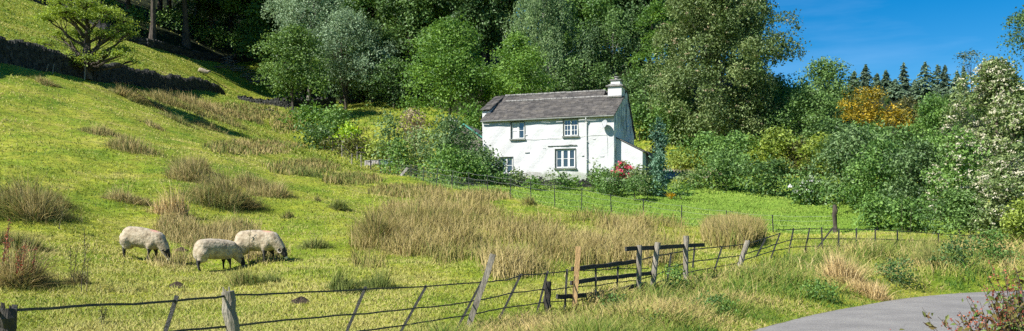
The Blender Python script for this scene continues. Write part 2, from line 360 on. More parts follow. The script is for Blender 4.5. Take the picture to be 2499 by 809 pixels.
# ================================================================== cottage
def plaster_mat():
    m, n, o = newmat('limewash'); L = n.links.new; tc = n.nodes.new('ShaderNodeTexCoord'); p = n.nodes.new('ShaderNodeBsdfPrincipled'); p.inputs['Roughness'].default_value = .88; p.inputs['Specular IOR Level'].default_value = .2
    def noise(sc, st=(1, 1, 1), det=8, ro=.62):
        mp = n.nodes.new('ShaderNodeMapping'); mp.inputs['Scale'].default_value = st; L(tc.outputs['Object'], mp.inputs[0]); q = n.nodes.new('ShaderNodeTexNoise'); q.inputs['Scale'].default_value = sc; q.inputs['Detail'].default_value = det; q.inputs['Roughness'].default_value = ro; L(mp.outputs[0], q.inputs['Vector']); return q
    a = noise(1.1); r = ramp(n, [(.3, (.51, .51, .505)), (.48, (.56, .565, .565)), (.65, (.60, .605, .61))]); L(a.outputs['Fac'], r.inputs[0])
    b = noise(2.4, (1.6, 1.6, .22)); rb = ramp(n, [(.62, (1, 1, 1)), (.76, (.84, .84, .82))]); L(b.outputs['Fac'], rb.inputs[0])
    mu = n.nodes.new('ShaderNodeMixRGB'); mu.blend_type = 'MULTIPLY'; mu.inputs[0].default_value = 1; L(r.outputs[0], mu.inputs[1]); L(rb.outputs[0], mu.inputs[2])
    sx = n.nodes.new('ShaderNodeSeparateXYZ'); L(tc.outputs['Object'], sx.inputs[0]); c = noise(2.0); ad = n.nodes.new('ShaderNodeMath'); ad.operation = 'MULTIPLY_ADD'; ad.inputs[1].default_value = -1.6; L(c.outputs['Fac'], ad.inputs[0]); L(sx.outputs[2], ad.inputs[2])
    rd = ramp(n, [(.0, (.7, .7, .7)), (.35, (0, 0, 0))]); L(ad.outputs[0], rd.inputs[0]); dm = n.nodes.new('ShaderNodeMixRGB'); dm.inputs[2].default_value = (.25, .27, .20, 1); L(rd.outputs[0], dm.inputs[0]); L(mu.outputs[0], dm.inputs[1]); L(dm.outputs[0], p.inputs['Base Color'])
    h = noise(2.6, det=5); h2 = noise(9, det=4); hm = n.nodes.new('ShaderNodeMath'); hm.operation = 'MULTIPLY_ADD'; hm.inputs[1].default_value = .3; L(h2.outputs['Fac'], hm.inputs[0]); L(h.outputs['Fac'], hm.inputs[2])
    bu = n.nodes.new('ShaderNodeBump'); bu.inputs['Strength'].default_value = .5; bu.inputs['Distance'].default_value = .07; L(hm.outputs[0], bu.inputs['Height']); L(bu.outputs[0], p.inputs['Normal']); L(p.outputs[0], o.inputs['Surface']); return m
M['plaster'] = plaster_mat()
M['chimney_wash'] = plainmat('limewash', (.49, .49, .485), (.575, .58, .585), scale=.9, rough=.85, bump=.4, bscale=3.5, detail=9, spec=.2)
def gable_mat():
    m, n, o = newmat('weathered_gable'); L = n.links.new
    tc = n.nodes.new('ShaderNodeTexCoord'); mp = n.nodes.new('ShaderNodeMapping'); mp.inputs['Scale'].default_value = (1, 1.2, .38); L(tc.outputs['Object'], mp.inputs['Vector'])
    nz = n.nodes.new('ShaderNodeTexNoise'); nz.inputs['Scale'].default_value = 1.5; nz.inputs['Detail'].default_value = 8; nz.inputs['Roughness'].default_value = .7; L(mp.outputs[0], nz.inputs['Vector'])
    sx = n.nodes.new('ShaderNodeSeparateXYZ'); L(tc.outputs['Object'], sx.inputs[0])
    # stain reaches down from the chimney breast only
    mr = n.nodes.new('ShaderNodeMapRange'); mr.inputs[1].default_value = 2.6; mr.inputs[2].default_value = 4.6; mr.inputs[3].default_value = -.14; mr.inputs[4].default_value = .16; L(sx.outputs[2], mr.inputs[0])
    ad = n.nodes.new('ShaderNodeMath'); ad.operation = 'ADD'; L(nz.outputs['Fac'], ad.inputs[0]); L(mr.outputs[0], ad.inputs[1])
    r = ramp(n, [(.58, (.74, .74, .73)), (.66, (.5, .51, .51)), (.76, (.13, .14, .14))]); L(ad.outputs[0], r.inputs[0])
    p = n.nodes.new('ShaderNodeBsdfPrincipled'); p.inputs['Roughness'].default_value = .9; L(r.outputs[0], p.inputs['Base Color'])
    b = n.nodes.new('ShaderNodeBump'); b.inputs['Strength'].default_value = .7; b.inputs['Distance'].default_value = .05; L(nz.outputs['Fac'], b.inputs['Height']); L(b.outputs[0], p.inputs['Normal'])
    L(p.outputs[0], o.inputs['Surface']); return m
M['gable'] = gable_mat()
def slate_mat():
    m, n, o = newmat('slate'); L = n.links.new
    tc = n.nodes.new('ShaderNodeTexCoord'); mp = n.nodes.new('ShaderNodeMapping'); L(tc.outputs['Object'], mp.inputs['Vector'])
    mp.inputs['Rotation'].default_value = (R_(-30), 0, 0)
    bk = n.nodes.new('ShaderNodeTexBrick'); bk.inputs['Scale'].default_value = 1; bk.inputs['Brick Width'].default_value = .38; bk.inputs['Row Height'].default_value = .22
    bk.inputs['Mortar Size'].default_value = .018; bk.inputs['Color1'].default_value = (.15, .14, .135, 1); bk.inputs['Color2'].default_value = (.23, .215, .205, 1); bk.inputs['Mortar'].default_value = (.05, .05, .05, 1)
    L(mp.outputs[0], bk.inputs['Vector'])
    nz = n.nodes.new('ShaderNodeTexNoise'); nz.inputs['Scale'].default_value = 2.2; nz.inputs['Detail'].default_value = 9; nz.inputs['Roughness'].default_value = .75; L(tc.outputs['Object'], nz.inputs['Vector'])
    r = ramp(n, [(.32, (.55, .58, .62)), (.5, (1, 1, 1)), (.68, (1.5, 1.42, 1.32))]); L(nz.outputs['Fac'], r.inputs[0])
    mu = n.nodes.new('ShaderNodeMixRGB'); mu.blend_type = 'MULTIPLY'; mu.inputs[0].default_value = 1; L(bk.outputs['Color'], mu.inputs[1]); L(r.outputs[0], mu.inputs[2])
    p = n.nodes.new('ShaderNodeBsdfPrincipled'); p.inputs['Roughness'].default_value = .75; L(mu.outputs[0], p.inputs['Base Color'])
    b = n.nodes.new('ShaderNodeBump'); b.inputs['Strength'].default_value = .9; b.inputs['Distance'].default_value = .04; L(nz.outputs['Fac'], b.inputs['Height']); L(b.outputs[0], p.inputs['Normal'])
    L(p.outputs[0], o.inputs['Surface']); return m
M['slate'] = slate_mat()
M['stone'] = plainmat('grey_stone', (.12, .12, .115), (.30, .29, .27), scale=4, rough=.9, bump=.8, bscale=9)
M['rubble'] = plainmat('rubble', (.10, .09, .08), (.22, .20, .17), scale=5, rough=.9, bump=.8, bscale=9)
M['white'] = plainmat('white_paint', (.74, .74, .72), (.82, .82, .80), scale=3, rough=.5)
M['greyframe'] = plainmat('grey_paint', (.13, .145, .13), (.22, .235, .21), scale=5, rough=.7)
M['pipe'] = plainmat('pipe_paint', (.52, .53, .52), (.62, .62, .60), scale=3, rough=.5)
M['black'] = plainmat('black_iron', (.018, .02, .02), (.04, .04, .038), scale=9, rough=.6)
M['dishgrey'] = plainmat('dish_grey', (.30, .31, .32), (.38, .39, .40), rough=.5)
m, n, o = newmat('window_glass'); p = n.nodes.new('ShaderNodeBsdfPrincipled'); p.inputs['Base Color'].default_value = (.02, .03, .045, 1); p.inputs['Roughness'].default_value = .06; p.inputs['Specular IOR Level'].default_value = 1.0
p.inputs['Coat Weight'].default_value = 1.0; n.links.new(p.outputs[0], o.inputs['Surface']); M['glass'] = m
M['curtain'] = plainmat('net_curtain', (.55, .55, .54), (.66, .66, .64), scale=6, rough=.9)
M['greenpaint'] = plainmat('green_paint', (.05, .26, .20), (.07, .32, .25), rough=.5)
M['weatherboard'] = plainmat('weathered_boards', (.22, .20, .19), (.50, .47, .44), scale=5, rough=.9, stretch=(3, 3, .3))

LP = np.array([-2.174, 65.8]); RP = np.array([7.176, 62.5]); HL = float(np.hypot(*(RP-LP))); HA = math.atan2(RP[1]-LP[1], RP[0]-LP[0])
HB = 4.75   # base z of the house
ux = (RP-LP)/HL; uy = np.array([-ux[1], ux[0]])
house = empty('cottage', (LP[0], LP[1], HB), HA, 'whitewashed two storey stone cottage with slate roof and chimney on its right gable', 'cottage')
def fac(px, py, off=0.):       # photo pixel on the facade plane -> local (x, z)
    k = (px-CX)/F; o_ = LP+uy*off
    # (o+ux*s): x = k*y
    s_ = (k*o_[1]-o_[0])/(ux[0]-k*ux[1]); d = o_[1]+ux[1]*s_
    return s_, CAMZ+(HY-py)/F*d-HB
EZ = fac(1498, 279)[1]
wins = {'UL': (1247,298,1280.5,339.5), 'UR': (1375,291,1411,332.5), 'LR': (1355,364,1404.5,410.5), 'LL': (1219,384,1252,424)}
WR = {}
for k_, (x0, y0, x1, y1) in wins.items():
    a = fac(x0, y0); b = fac(x1, y1); c = fac(x1, y0); e = fac(x0, y1)
    WR[k_] = (a[0], (b[1]+e[1])/2, b[0], (a[1]+c[1])/2)
# front wall with openings, gable walls, all one mesh
mb = MB(); DEP = 7.0; FR = 3.05; rA = np.random.default_rng(5)
xs = sorted({0, HL, *[w[0] for w in WR.values()], *[w[2] for w in WR.values()]}); zs = sorted({-1.2, EZ, *[w[1] for w in WR.values()], *[w[3] for w in WR.values()]})
def wavy(x, z): return .022*math.sin(x*1.7+z*.9)+.015*math.sin(x*4.1-z*3.2+1)
nxs = []; nzs = []
for a, b in zip(xs[:-1], xs[1:]): nxs += list(np.linspace(a, b, max(2, int((b-a)/.25)+1))[:-1])
nxs.append(HL)
for a, b in zip(zs[:-1], zs[1:]): nzs += list(np.linspace(a, b, max(2, int((b-a)/.25)+1))[:-1])
nzs.append(EZ)
V = []; Fs = []
for z in nzs:
    for x in nxs: V.append((x, wavy(x, z), z))
nX = len(nxs)
for iz in range(len(nzs)-1):
    for ix in range(nX-1):
        cx_ = (nxs[ix]+nxs[ix+1])/2; cz_ = (nzs[iz]+nzs[iz+1])/2
        if any(w[0] < cx_ < w[2] and w[1] < cz_ < w[3] for w in WR.values()): continue
        q = iz*nX+ix; Fs.append((q, q+1, q+nX+1, q+nX))
mb.add(V, np.array(Fs))
for w in WR.values():   # reveals
    x0, z0, x1, z1 = w; d = .26
    for q in ([(x0,-.02,z0),(x0,-.02,z1),(x0,d,z1),(x0,d,z0)], [(x1,-.02,z0),(x1,d,z0),(x1,d,z1),(x1,-.02,z1)], [(x0,-.02,z1),(x1,-.02,z1),(x1,d,z1),(x0,d,z1)], [(x0,-.02,z0),(x0,d,z0),(x1,d,z0),(x1,-.02,z0)]):
        mb.add(q, [(0, 1, 2, 3)])
RZ = fac(1480, 237, FR)[1]; RZ2 = fac(1478, 223, FR+1.1)[1]
prof = [(0, -1.2), (DEP, -1.2), (DEP, EZ-.7), (FR+1.1, RZ2-.12), (FR, RZ-.12), (0, EZ)]
mb.add([(0.001, y, z) for y, z in prof], [tuple(range(6))[::-1]])
mb.add([(HL, DEP, -1.2), (0, DEP, -1.2), (0, DEP, EZ-.7), (HL, DEP, EZ-.7)], [(0, 1, 2, 3)])
front = mb.build('wall', M['plaster'], house)
mb = MB(); N_ = 22
# right gable: gridded, slightly uneven
gy = np.linspace(0, DEP, N_)
def topz(y): return float(np.interp(y, [0, FR, FR+1.1, DEP], [EZ, RZ-.12, RZ2-.12, EZ-.9]))
V = []; nz_ = 24
for y in gy:
    for t in np.linspace(0, 1, nz_):
        z = -1.2+t*(topz(y)+1.2); V.append((HL+(.03*math.sin(y*3+z*2)+.02*math.sin(z*5-y*2)) if 0 < y < DEP else HL, y, z))
Fs = [(a*nz_+b, (a+1)*nz_+b, (a+1)*nz_+b+1, a*nz_+b+1) for a in range(N_-1) for b in range(nz_-1)]
mb.add(V, np.array(Fs)); mb.build('gable_wall', M['gable'], house)
tag(house.children[-1], 'right gable wall streaked black below the chimney')
# roof: slate rows really stepped, with uneven front edge
def slate_roof(x0, x1, y0, z0, y1, z1, th=.09, name='roof', rows=None):
    mb = MB(); Ln = math.hypot(y1-y0, z1-z0); rows = rows or max(3, int(Ln/.24)); ny_, nz2 = -(z1-z0)/Ln, (y1-y0)/Ln
    if nz2 < 0: ny_, nz2 = -ny_, -nz2
    for r in range(rows):
        a, b = r/rows, min(1, (r+1.35)/rows); x = x0-rA.uniform(0, .04)
        w0 = .34
        while x < x1:
            w_ = rA.uniform(.25, .48); xe = min(x+w_-.012, x1+rA.uniform(0, .03))
            lift = rA.uniform(.0, .014)
            sag = -.03*math.sin((x-x0)/(x1-x0)*math.pi*2.2)
            def pt(xx, t, h): return (xx, y0+(y1-y0)*t+ny_*h, z0+(z1-z0)*t+nz2*h+sag)
            f = a-rA.uniform(0, .012)
            v = [pt(x, f, .035+lift+.04), pt(xe, f, .035+lift+.04), pt(xe, b, .03), pt(x, b, .03), pt(x, f, lift-.01), pt(xe, f, lift-.01), pt(xe, b, -.02), pt(x, b, -.02)]
            mb.add(v, np.array([(0,1,2,3),(4,5,1,0),(5,6,2,1),(7,4,0,3),(6,7,3,2),(7,6,5,4)]), rA.uniform(0, 1)); x += w_
    return mb.build(name, M['slate2'], house)
def slate2():
    m, n, o = newmat('slate_tiles'); L = n.links.new
    at = n.nodes.new('ShaderNodeAttribute'); at.attribute_name = 'v'; r0 = ramp(n, [(0, (.085, .078, .072)), (.5, (.115, .106, .098)), (1, (.155, .142, .128))]); L(at.outputs['Fac'], r0.inputs[0])
    tc = n.nodes.new('ShaderNodeTexCoord'); nz = n.nodes.new('ShaderNodeTexNoise'); nz.inputs['Scale'].default_value = 1.6; nz.inputs['Detail'].default_value = 9; nz.inputs['Roughness'].default_value = .78; L(tc.outputs['Object'], nz.inputs['Vector'])
    r = ramp(n, [(.34, (.5, .5, .52)), (.5, (1, 1, 1)), (.66, (1.35, 1.3, 1.2))]); L(nz.outputs['Fac'], r.inputs[0])
    mu = n.nodes.new('ShaderNodeMixRGB'); mu.blend_type = 'MULTIPLY'; mu.inputs[0].default_value = 1; L(r0.outputs[0], mu.inputs[1]); L(r.outputs[0], mu.inputs[2])
    p = n.nodes.new('ShaderNodeBsdfPrincipled'); p.inputs['Roughness'].default_value = .8; L(mu.outputs[0], p.inputs['Base Color']); L(p.outputs[0], o.inputs['Surface']); return m
M['slate2'] = slate2()
roof = slate_roof(-.04, HL+.10, -.22, EZ-.10, FR, RZ)
x_bl = -.22
rear_l = fac(1205, 240, FR+1.1)[0]
roof2 = slate_roof(.26, fac(1478, 223, FR+1.1)[0], FR+.02, RZ-.06, FR+1.1, RZ2, name='rear_roof')
zk = fac(1185, 270, 1.0)[1]
roof3 = slate_roof(-.5, .24, .85, zk, FR+1.1, RZ2+.02, name='raised_roof')
mb = MB(); mb.prism([(FR+1.1, RZ2), (DEP+.3, EZ-.95), (DEP+.3, EZ-1.05), (FR+1.1, RZ2-.1)], 'x', -.15, HL+.1); mb.build('back_slope', M['slate2'], house)
# little raised kneeler gable at the left end
mb = MB(); mb.prism([(1.0, zk-.06), (FR+1.1, RZ2-.14), (DEP, EZ-1.0), (1.0, EZ-1.6)], 'x', -.42, -.004); mb.prism([(1.0, zk-.06), (FR+1.0, RZ2-.16), (FR+1.0, RZ-.4), (1.0, EZ+.3)], 'x', -.003, .22); mb.build('raised_gable', M['plaster'], house)
# ridge tiles
def ridge(x0, x1, y, z, name):
    mb = MB(); x = x0
    while x < x1:
        w_ = .42; mb.tube([(x, y, z), (min(x+w_, x1), y, z+rA.uniform(-.012, .012))], [.085+rA.uniform(0, .02)]*2, 6, a=rA.uniform(.5, 1)); x += w_+.03
    return mb.build(name, M['stone'], house)
ridge(.75, HL-.5, FR, RZ+.03, 'ridge_tiles'); ridge(.3, fac(1478, 223, FR+1.1)[0], FR+1.1, RZ2+.04, 'ridge_tiles')
# verge shadow board and gutter
mb = MB(); mb.tube([(-.05, -.27, EZ-.16), (HL*.5, -.27, EZ-.15), (HL+.05, -.27, EZ-.14)], .055, 8); mb.build('gutter', M['greyframe'], house)
dpx, dpz = fac(1432, 300)
mb = MB(); mb.tube([(dpx, -.27, EZ-.18), (dpx, -.25, EZ-.30), (dpx, -.10, EZ-.5), (dpx, -.10, EZ-1.5), (dpx, -.10, .2)], .05, 8)
for z in (EZ-.55, EZ-1.9, EZ-3.2): mb.box((dpx-.08, -.16, z), (dpx+.08, -.02, z+.05))
mb.build('downpipe', M['pipe'], house)
# chimney
chx0 = fac(1487, 230, FR)[0]; chx1 = HL-.02; cy0, cy1 = FR-.45, FR+.75; CZ = RZ
ch = MB(); ch.box((chx0, cy0, CZ-.6), (chx1, cy1, CZ+.68)); o_ch = ch.build('chimney', M['plaster'], house)
mb = MB(); mb.box((chx0-.10, cy0-.1, CZ-.12), (chx1+.02, cy1+.1, CZ-.02)); mb.build('flashing_slab', M['stone'], o_ch)
def frus(mb, x0, x1, y0, y1, z0, z1, s0, s1):
    v = []
    for z, s in ((z0, s0), (z1, s1)):
        v += [(x0-s, y0-s, z), (x1+s, y0-s, z), (x1+s, y1+s, z), (x0-s, y1+s, z)]
    mb.add(v, np.array([(0,3,2,1),(4,5,6,7),(0,1,5,4),(1,2,6,5),(2,3,7,6),(3,0,4,7)]))
mb = MB(); frus(mb, chx0, chx1, cy0, cy1, CZ+.682, CZ+.74, .14, .14); frus(mb, chx0, chx1, cy0, cy1, CZ+.742, CZ+.88, .12, -.12); mb.build('drip_course', M['stone'], o_ch)
mb = MB(); frus(mb, chx0+.16, chx1-.16, cy0+.2, cy1-.2, CZ+.882, CZ+1.15, 0, -.02); mb.build('stack_top', M['plaster'], o_ch)
mb = MB(); frus(mb, chx0+.16, chx1-.16, cy0+.2, cy1-.2, CZ+1.152, CZ+1.21, .08, .08)
mb.tube([((chx0+chx1)/2, (cy0+cy1)/2, CZ+1.21), ((chx0+chx1)/2, (cy0+cy1)/2, CZ+1.42)], [.15, .12], 10)
mb.tube([((chx0+chx1)/2, (cy0+cy1)/2, CZ+1.425), ((chx0+chx1)/2, (cy0+cy1)/2, CZ+1.47)], [.2, .17], 10); mb.build('chimney_cap', M['stone'], o_ch)
# windows
def window(key, nx_, nz_, cas, frame_w=.045, outer=.045, sill=True, curtain=False, op=None):
    x0, z0, x1, z1 = WR[key]; y = .10
    mb = MB()   # outer grey frame
    for (a, b, c, d) in ((x0, z0, x0+outer, z1), (x1-outer, z0, x1, z1), (x0+outer, z1-outer, x1-outer, z1), (x0+outer, z0, x1-outer, z0+outer*.8)): mb.box((a, y-.07, b), (c, y+.09, d))
    # grey band painted round the opening
    for (a, b, c, d) in ((x0-.03, z0-.02, x0, z1+.03), (x1, z0-.02, x1+.02, z1+.03), (x0, z1, x1, z1+.03)): mb.box((a, -.05, b), (c, .01, d))
    w = mb.build('window', M['greyframe'], house)
    X0, X1, Z0, Z1 = x0+outer, x1-outer, z0+outer*.8, z1-outer; n_ = cas; cw = (X1-X0)/n_
    fr = MB(); gl = MB()
    for i in range(n_):
        a = X0+i*cw+.012; b = X0+(i+1)*cw-.012; yy = y-(.03 if op and i in op else 0)
        for q in ((a, Z0, a+frame_w, Z1), (b-frame_w, Z0, b, Z1), (a+frame_w, Z0, b-frame_w, Z0+frame_w), (a+frame_w, Z1-frame_w, b-frame_w, Z1)): fr.box((q[0], yy-.03, q[1]), (q[2], yy+.03, q[3]))
        iw = b-a-2*frame_w; ih = Z1-Z0-2*frame_w
        for c in range(1, nx_): xx = a+frame_w+iw*c/nx_; fr.box((xx-.014, yy-.02, Z0+frame_w), (xx+.014, yy+.02, Z1-frame_w))
        for c in range(1, nz_):
            zz = Z0+frame_w+ih*c/nz_
            for cc in range(nx_):
                s0 = a+frame_w+iw*cc/nx_+(.014 if cc else 0); s1 = a+frame_w+iw*(cc+1)/nx_-(.014 if cc < nx_-1 else 0)
                fr.box((s0, yy-.02, zz-.014), (s1, yy+.02, zz+.014))
        gl.box((a+frame_w, yy+.022, Z0+frame_w), (b-frame_w, yy+.03, Z1-frame_w), m=0)
    fr.build('window_frame', M['white'], w); gl.build('pane', M['glass'], w)
    if curtain:
        c = MB()
        for (a, b) in curtain: c.box((x0+(x1-x0)*a, y+.014, Z0+.06), (x0+(x1-x0)*b, y+.0215, Z1-.05))
        c.build('curtain', M['curtain'], w)
    if sill:
        mb = MB(); mb.box((x0-.08, -.13, z0-.10), (x1+.08, .07, z0-.003)); mb.build('sill', M['greyframe'], w)
    return w
window('UL', 1, 2, 2, curtain=[(.12, .42), (.50, .60)])
window('UR', 2, 3, 2, op=[0])
window('LR', 1, 2, 3, frame_w=.06)
window('LL', 1, 2, 2)
# drip ledge over the lower window, ledge stones
mb = MB()
def ledge(px0, py0, px1, py1, h=.05, dep=.10):
    a = fac(px0, py0); b = fac(px1, py1); n_ = 7
    for i in range(n_):
        t0, t1 = i/n_, (i+1)/n_; x0 = a[0]+(b[0]-a[0])*t0; x1 = a[0]+(b[0]-a[0])*t1-.01; z = a[1]+(b[1]-a[1])*t0+rA.uniform(-.015, .015)
        mb.box((x0, -dep*rA.uniform(.7, 1), z-h*rA.uniform(.5, 1)), (x1, -.0, z))
ledge(1337, 357, 1408, 353, .045, .09)
mb.build('drip_ledge', M['stone'], house)
for px, py, w_ in ((1284,330,.16),(1286,297,.25),(1317,299,.3),(1286,372,.35),(1328,362,.2),(1469,382,.3),(1450,340,.15),(1422,380,.15)):
    a = fac(px, py); mb = MB(); mb.box((a[0]-w_/2, -.05, a[1]-.03), (a[0]+w_/2, .0, a[1]+.03)); mb.build('protruding_stone', M['plaster'], house)
# cable along the wall
mb = MB(); pts = [fac(*q) for q in ((1284,340),(1300,341),(1330,340),(1360,337),(1410,334),(1450,331),(1480,328),(1482,340),(1482,400))]
mb.tube([(a, -.055, z) for a, z in pts], .012, 5); mb.build('cable', M['pipe'], house)
# satellite dish
a = fac(1476, 305); 
mb = MB(); mb.tube([(a[0]+.1, 0, a[1]-.12), (a[0]+.1, -.28, a[1]-.12), (a[0]+.1, -.35, a[1])], .022, 6); dm = mb.build('dish_arm', M['greyframe'], house)
mb = MB(); rings = 6; V = []; seg = 20
c0 = np.array([a[0]+.05, -.34, a[1]]); ax = nrm(np.array([-.45, -.75, .32])); bb = nrm(np.cross(ax, [0, 0, 1])); cc = np.cross(bb, ax)
for side in (0, .012):
    for r in range(rings+1):
        rr_ = .29*r/rings
        for s_ in range(seg):
            t = s_*2*math.pi/seg; V.append(c0+ax*(rr_**2*.6-side)+bb*rr_*math.cos(t)+cc*rr_*1.1*math.sin(t))
Fs = []
for sd in (0, 1):
    o_ = sd*(rings+1)*seg
    for r in range(rings):
        for s_ in range(seg):
            q = (o_+r*seg+s_, o_+r*seg+(s_+1) % seg, o_+(r+1)*seg+(s_+1) % seg, o_+(r+1)*seg+s_); Fs.append(q if sd == 0 else q[::-1])
mb.add(V, np.array(Fs)); mb.tube([c0+cc*(-.3)+ax*.02, c0+ax*.26], .013, 5); dd = mb.build('satellite_dish', M['dishgrey'], house, smooth=True)
# lean-to on the right of the gable
LX0 = HL+.035; LD = .55
def fl(px, py): return fac(px, py, LD)
a = fl(1568, 369); b = fac(1502, 337, LD); LW = a[0]
lz0 = b[1]; lz1 = a[1]
mb = MB(); mb.prism([(LX0, -1.2), (LW, -1.2), (LW, lz1-.03), (LX0, lz0-.03)], 'y', LD, LD+4.6); lean = mb.build('lean_to', M['plaster'], house)
mb = MB(); dx, dz = LW-LX0, lz1-lz0
mb.prism([(LX0+.01, lz0), (LW+.12, lz1+dz/dx*.12), (LW+.12, lz1+dz/dx*.12+.06), (LX0+.01, lz0+.06)], 'y', LD-.08, LD+4.7); mb.build('lean_to_roof', M['slate2'], lean)
# dark store behind its right side
a2 = fac(1590, 388, 2.6); mb = MB()
zr = a2[1]; mb.prism([(LW+.01, -1.0), (a2[0]-.1, -1.0), (a2[0]-.1, zr-.05), (LW+.01, lz1+.05)], 'y', 1.9, 4.8); st = mb.build('side_store', M['rubble'], house)
mb = MB(); mb.prism([(LW+.125, lz1+.03), (a2[0]+.05, zr-.08), (a2[0]+.05, zr-.02), (LW+.125, lz1+.10)], 'y', 1.75, 4.9); mb.build('store_roof', M['slate2'], st)
# door mat-like front step strip: low terrace wall in front of the house is a thing of its own
# ------------------------------------------------------------------ outbuilding behind the bush
def small_out():
    c = W(1133, 303, 73); gz = g(c[0], 73)
    r = empty('outbuilding', (c[0], 73, gz-.5), R_(-14), 'small stone outbuilding with green bargeboards, left of the cottage behind the bush', 'outbuilding')
    ap = c[2]-(gz-.5); ev = ap-1.25
    mb = MB(); mb.prism([(-2.1, 0), (1.75, 0), (1.75, ev), (0, ap-.1), (-2.1, ev-.1)], 'y', 0, 4); mb.build('wall', M['rubble'], r)
    mb = MB()
    for s_, e in ((-1, 2.2), (1, 1.9)): mb.prism([(0, ap), (s_*e, ap-1.35*e/1.9), (s_*e, ap-1.35*e/1.9-.09), (0, ap-.09)][::s_], 'y', -.14, 4.1)
    mb.build('roof', M['slate2'], r)
    mb = MB()
    for s_, e in ((-1, 2.2), (1, 1.9)): mb.prism([(0, ap+.03), (s_*e, ap-1.35*e/1.9+.03), (s_*e, ap-1.35*e/1.9-.09), (0, ap-.11)][::s_], 'y', -.2, -.145)
    mb.build('bargeboard', M['greenpaint'], r)
    cc_ = W(1098, 286, 74); mb = MB(); lx = cc_[0]-c[0]; zt = cc_[2]-(gz-.5)
    mb.box((lx-.28, .8, ev-.6), (lx+.28, 1.4, zt-.45)); chm = mb.build('chimney', M['rubble'], r)
    mb = MB(); mb.box((lx-.42, .66, zt-.448), (lx+.42, 1.54, zt-.36), m=0); mb.box((lx-.26, .82, zt-.358), (lx+.26, 1.38, zt-.1), m=1); mb.build('chimney_cap', [M['stone'], M['plaster']], chm)
small_out()
def shed():
    c = W(925, 412, 73.5); gz = g(c[0], 73.5)
    r = empty('garden_shed', (c[0], 73.5, gz-.2), R_(-8), 'low garden shed of pale weathered boards and dusty glass under bushes', 'shed'); k = 73.5/F
    zt = W(925, 391, 73.5)[2]-gz+.2
    mb = MB(); x = -36*k
    while x < -3*k:
        w_ = rA.uniform(.12, .2); mb.box((x, -rA.uniform(0, .04), 0), (x+w_-.02, .1, zt-rA.uniform(0, .25))); x += w_
    mb.build('board_wall', M['weatherboard'], r)
    mb = MB(); mb.box((-3*k, .04, 0), (34*k, .07, zt-.02)); pn = mb.build('glass_panel', M['dustyglass'], r)
    mb = MB()
    for t in (-3, 10, 22, 33): mb.box((t*k, -.02, 0), (t*k+.05, .035, zt))
    mb.box((-3*k, -.03, zt+.002), (34*k, .1, zt+.05)); mb.build('glazing_bar', M['greyframe'], r)
    mb = MB(); mb.box((-37*k, .12, zt-.1), (35*k, 2.2, zt)); mb.build('roof', M['stone'], r)
M['dustyglass'] = plainmat('dusty_glass', (.07, .13, .12), (.16, .24, .23), scale=2, rough=.25)
shed()
# ================================================================== trees and shrubs
rng = np.random.default_rng(11)
BARK = {'brown': plainmat('bark_brown', (.04, .032, .025), (.11, .09, .07), scale=5, rough=.95, bump=.9, bscale=14, stretch=(1, 1, .3)),
        'grey': plainmat('bark_grey', (.10, .095, .085), (.24, .22, .19), scale=5, rough=.95, bump=.9, bscale=14, stretch=(1, 1, .3)),
        'pale': plainmat('bark_pale', (.24, .23, .20), (.42, .40, .36), scale=4, rough=.9, bump=.6, bscale=14, stretch=(1, 1, .4))}
LF = lambda *a, **k: leafmat(*a, **{**k, 'gain': 1.85})
PAL = {
 'dark':   LF('leaf_dark', (.022, .046, .014), (.054, .100, .027), (.10, .168, .044), .26),
 'deep':   LF('leaf_deep', (.018, .040, .014), (.044, .084, .026), (.082, .14, .042), .24),
 'mid':    LF('leaf_mid', (.026, .062, .014), (.066, .128, .028), (.125, .205, .048), .28),
 'fresh': LF('leaf_fresh', (.035, .07, .016), (.085, .145, .034), (.15, .225, .06), .3),
 'bright': LF('leaf_bright', (.035, .078, .014), (.075, .145, .026), (.14, .225, .045), .34),
 'yellow': LF('leaf_yellow', (.10, .17, .015), (.20, .30, .03), (.34, .44, .05), .34),
 'silver': LF('leaf_silver', (.065, .10, .052), (.125, .18, .10), (.21, .275, .165), .28),
 'olive':  LF('leaf_olive', (.045, .07, .022), (.095, .135, .045), (.18, .215, .085), .25),
 'birch':  LF('leaf_birch', (.045, .08, .035), (.09, .145, .055), (.16, .225, .09), .28),
 'grey':   LF('leaf_grey', (.030, .058, .020), (.072, .120, .042), (.135, .195, .078), .25),
 'gold':   LF('leaf_gold', (.06, .06, .008), (.19, .145, .014), (.34, .24, .025), .25),
 'lime':   LF('leaf_lime', (.06, .09, .016), (.12, .165, .028), (.21, .255, .05), .3),
 'rust':   LF('leaf_rust', (.03, .034, .012), (.068, .07, .02), (.13, .135, .035), .25),
 'blue_pale': LF('leaf_blue_pale', (.030, .07, .042), (.066, .13, .08), (.12, .20, .13), .2),
 'blue':   LF('leaf_blue', (.018, .045, .028), (.04, .088, .055), (.075, .14, .09), .15),
 'conifer': LF('leaf_conifer', (.04, .066, .044), (.075, .115, .073), (.125, .175, .11), .2),
 'conifer_pale': LF('leaf_conifer_pale', (.045, .075, .045), (.085, .13, .075), (.14, .195, .115), .2),
 'hawthorn': LF('leaf_hawthorn', (.07, .105, .018), (.13, .18, .03), (.20, .26, .05), .35),
 'cream':  leafmat('blossom_cream', (.42, .40, .27), (.60, .57, .42), (.74, .71, .58), .15, spec=.1),
 'white':  leafmat('blossom_white', (.55, .53, .52), (.72, .70, .70), (.85, .84, .84), .15, spec=.1),
 'pink':   leafmat('blossom_pink', (.42, .03, .07), (.62, .06, .12), (.75, .14, .24), .2, spec=.1),
 'red':    LF('leaf_red', (.09, .02, .015), (.19, .045, .03), (.26, .10, .05), .25),
 'sand':   leafmat('seed_sand', (.22, .17, .10), (.34, .27, .16), (.48, .40, .26), .2),
 'orange': leafmat('flower_orange', (.5, .28, .02), (.62, .40, .03), (.75, .55, .06), .2),
}
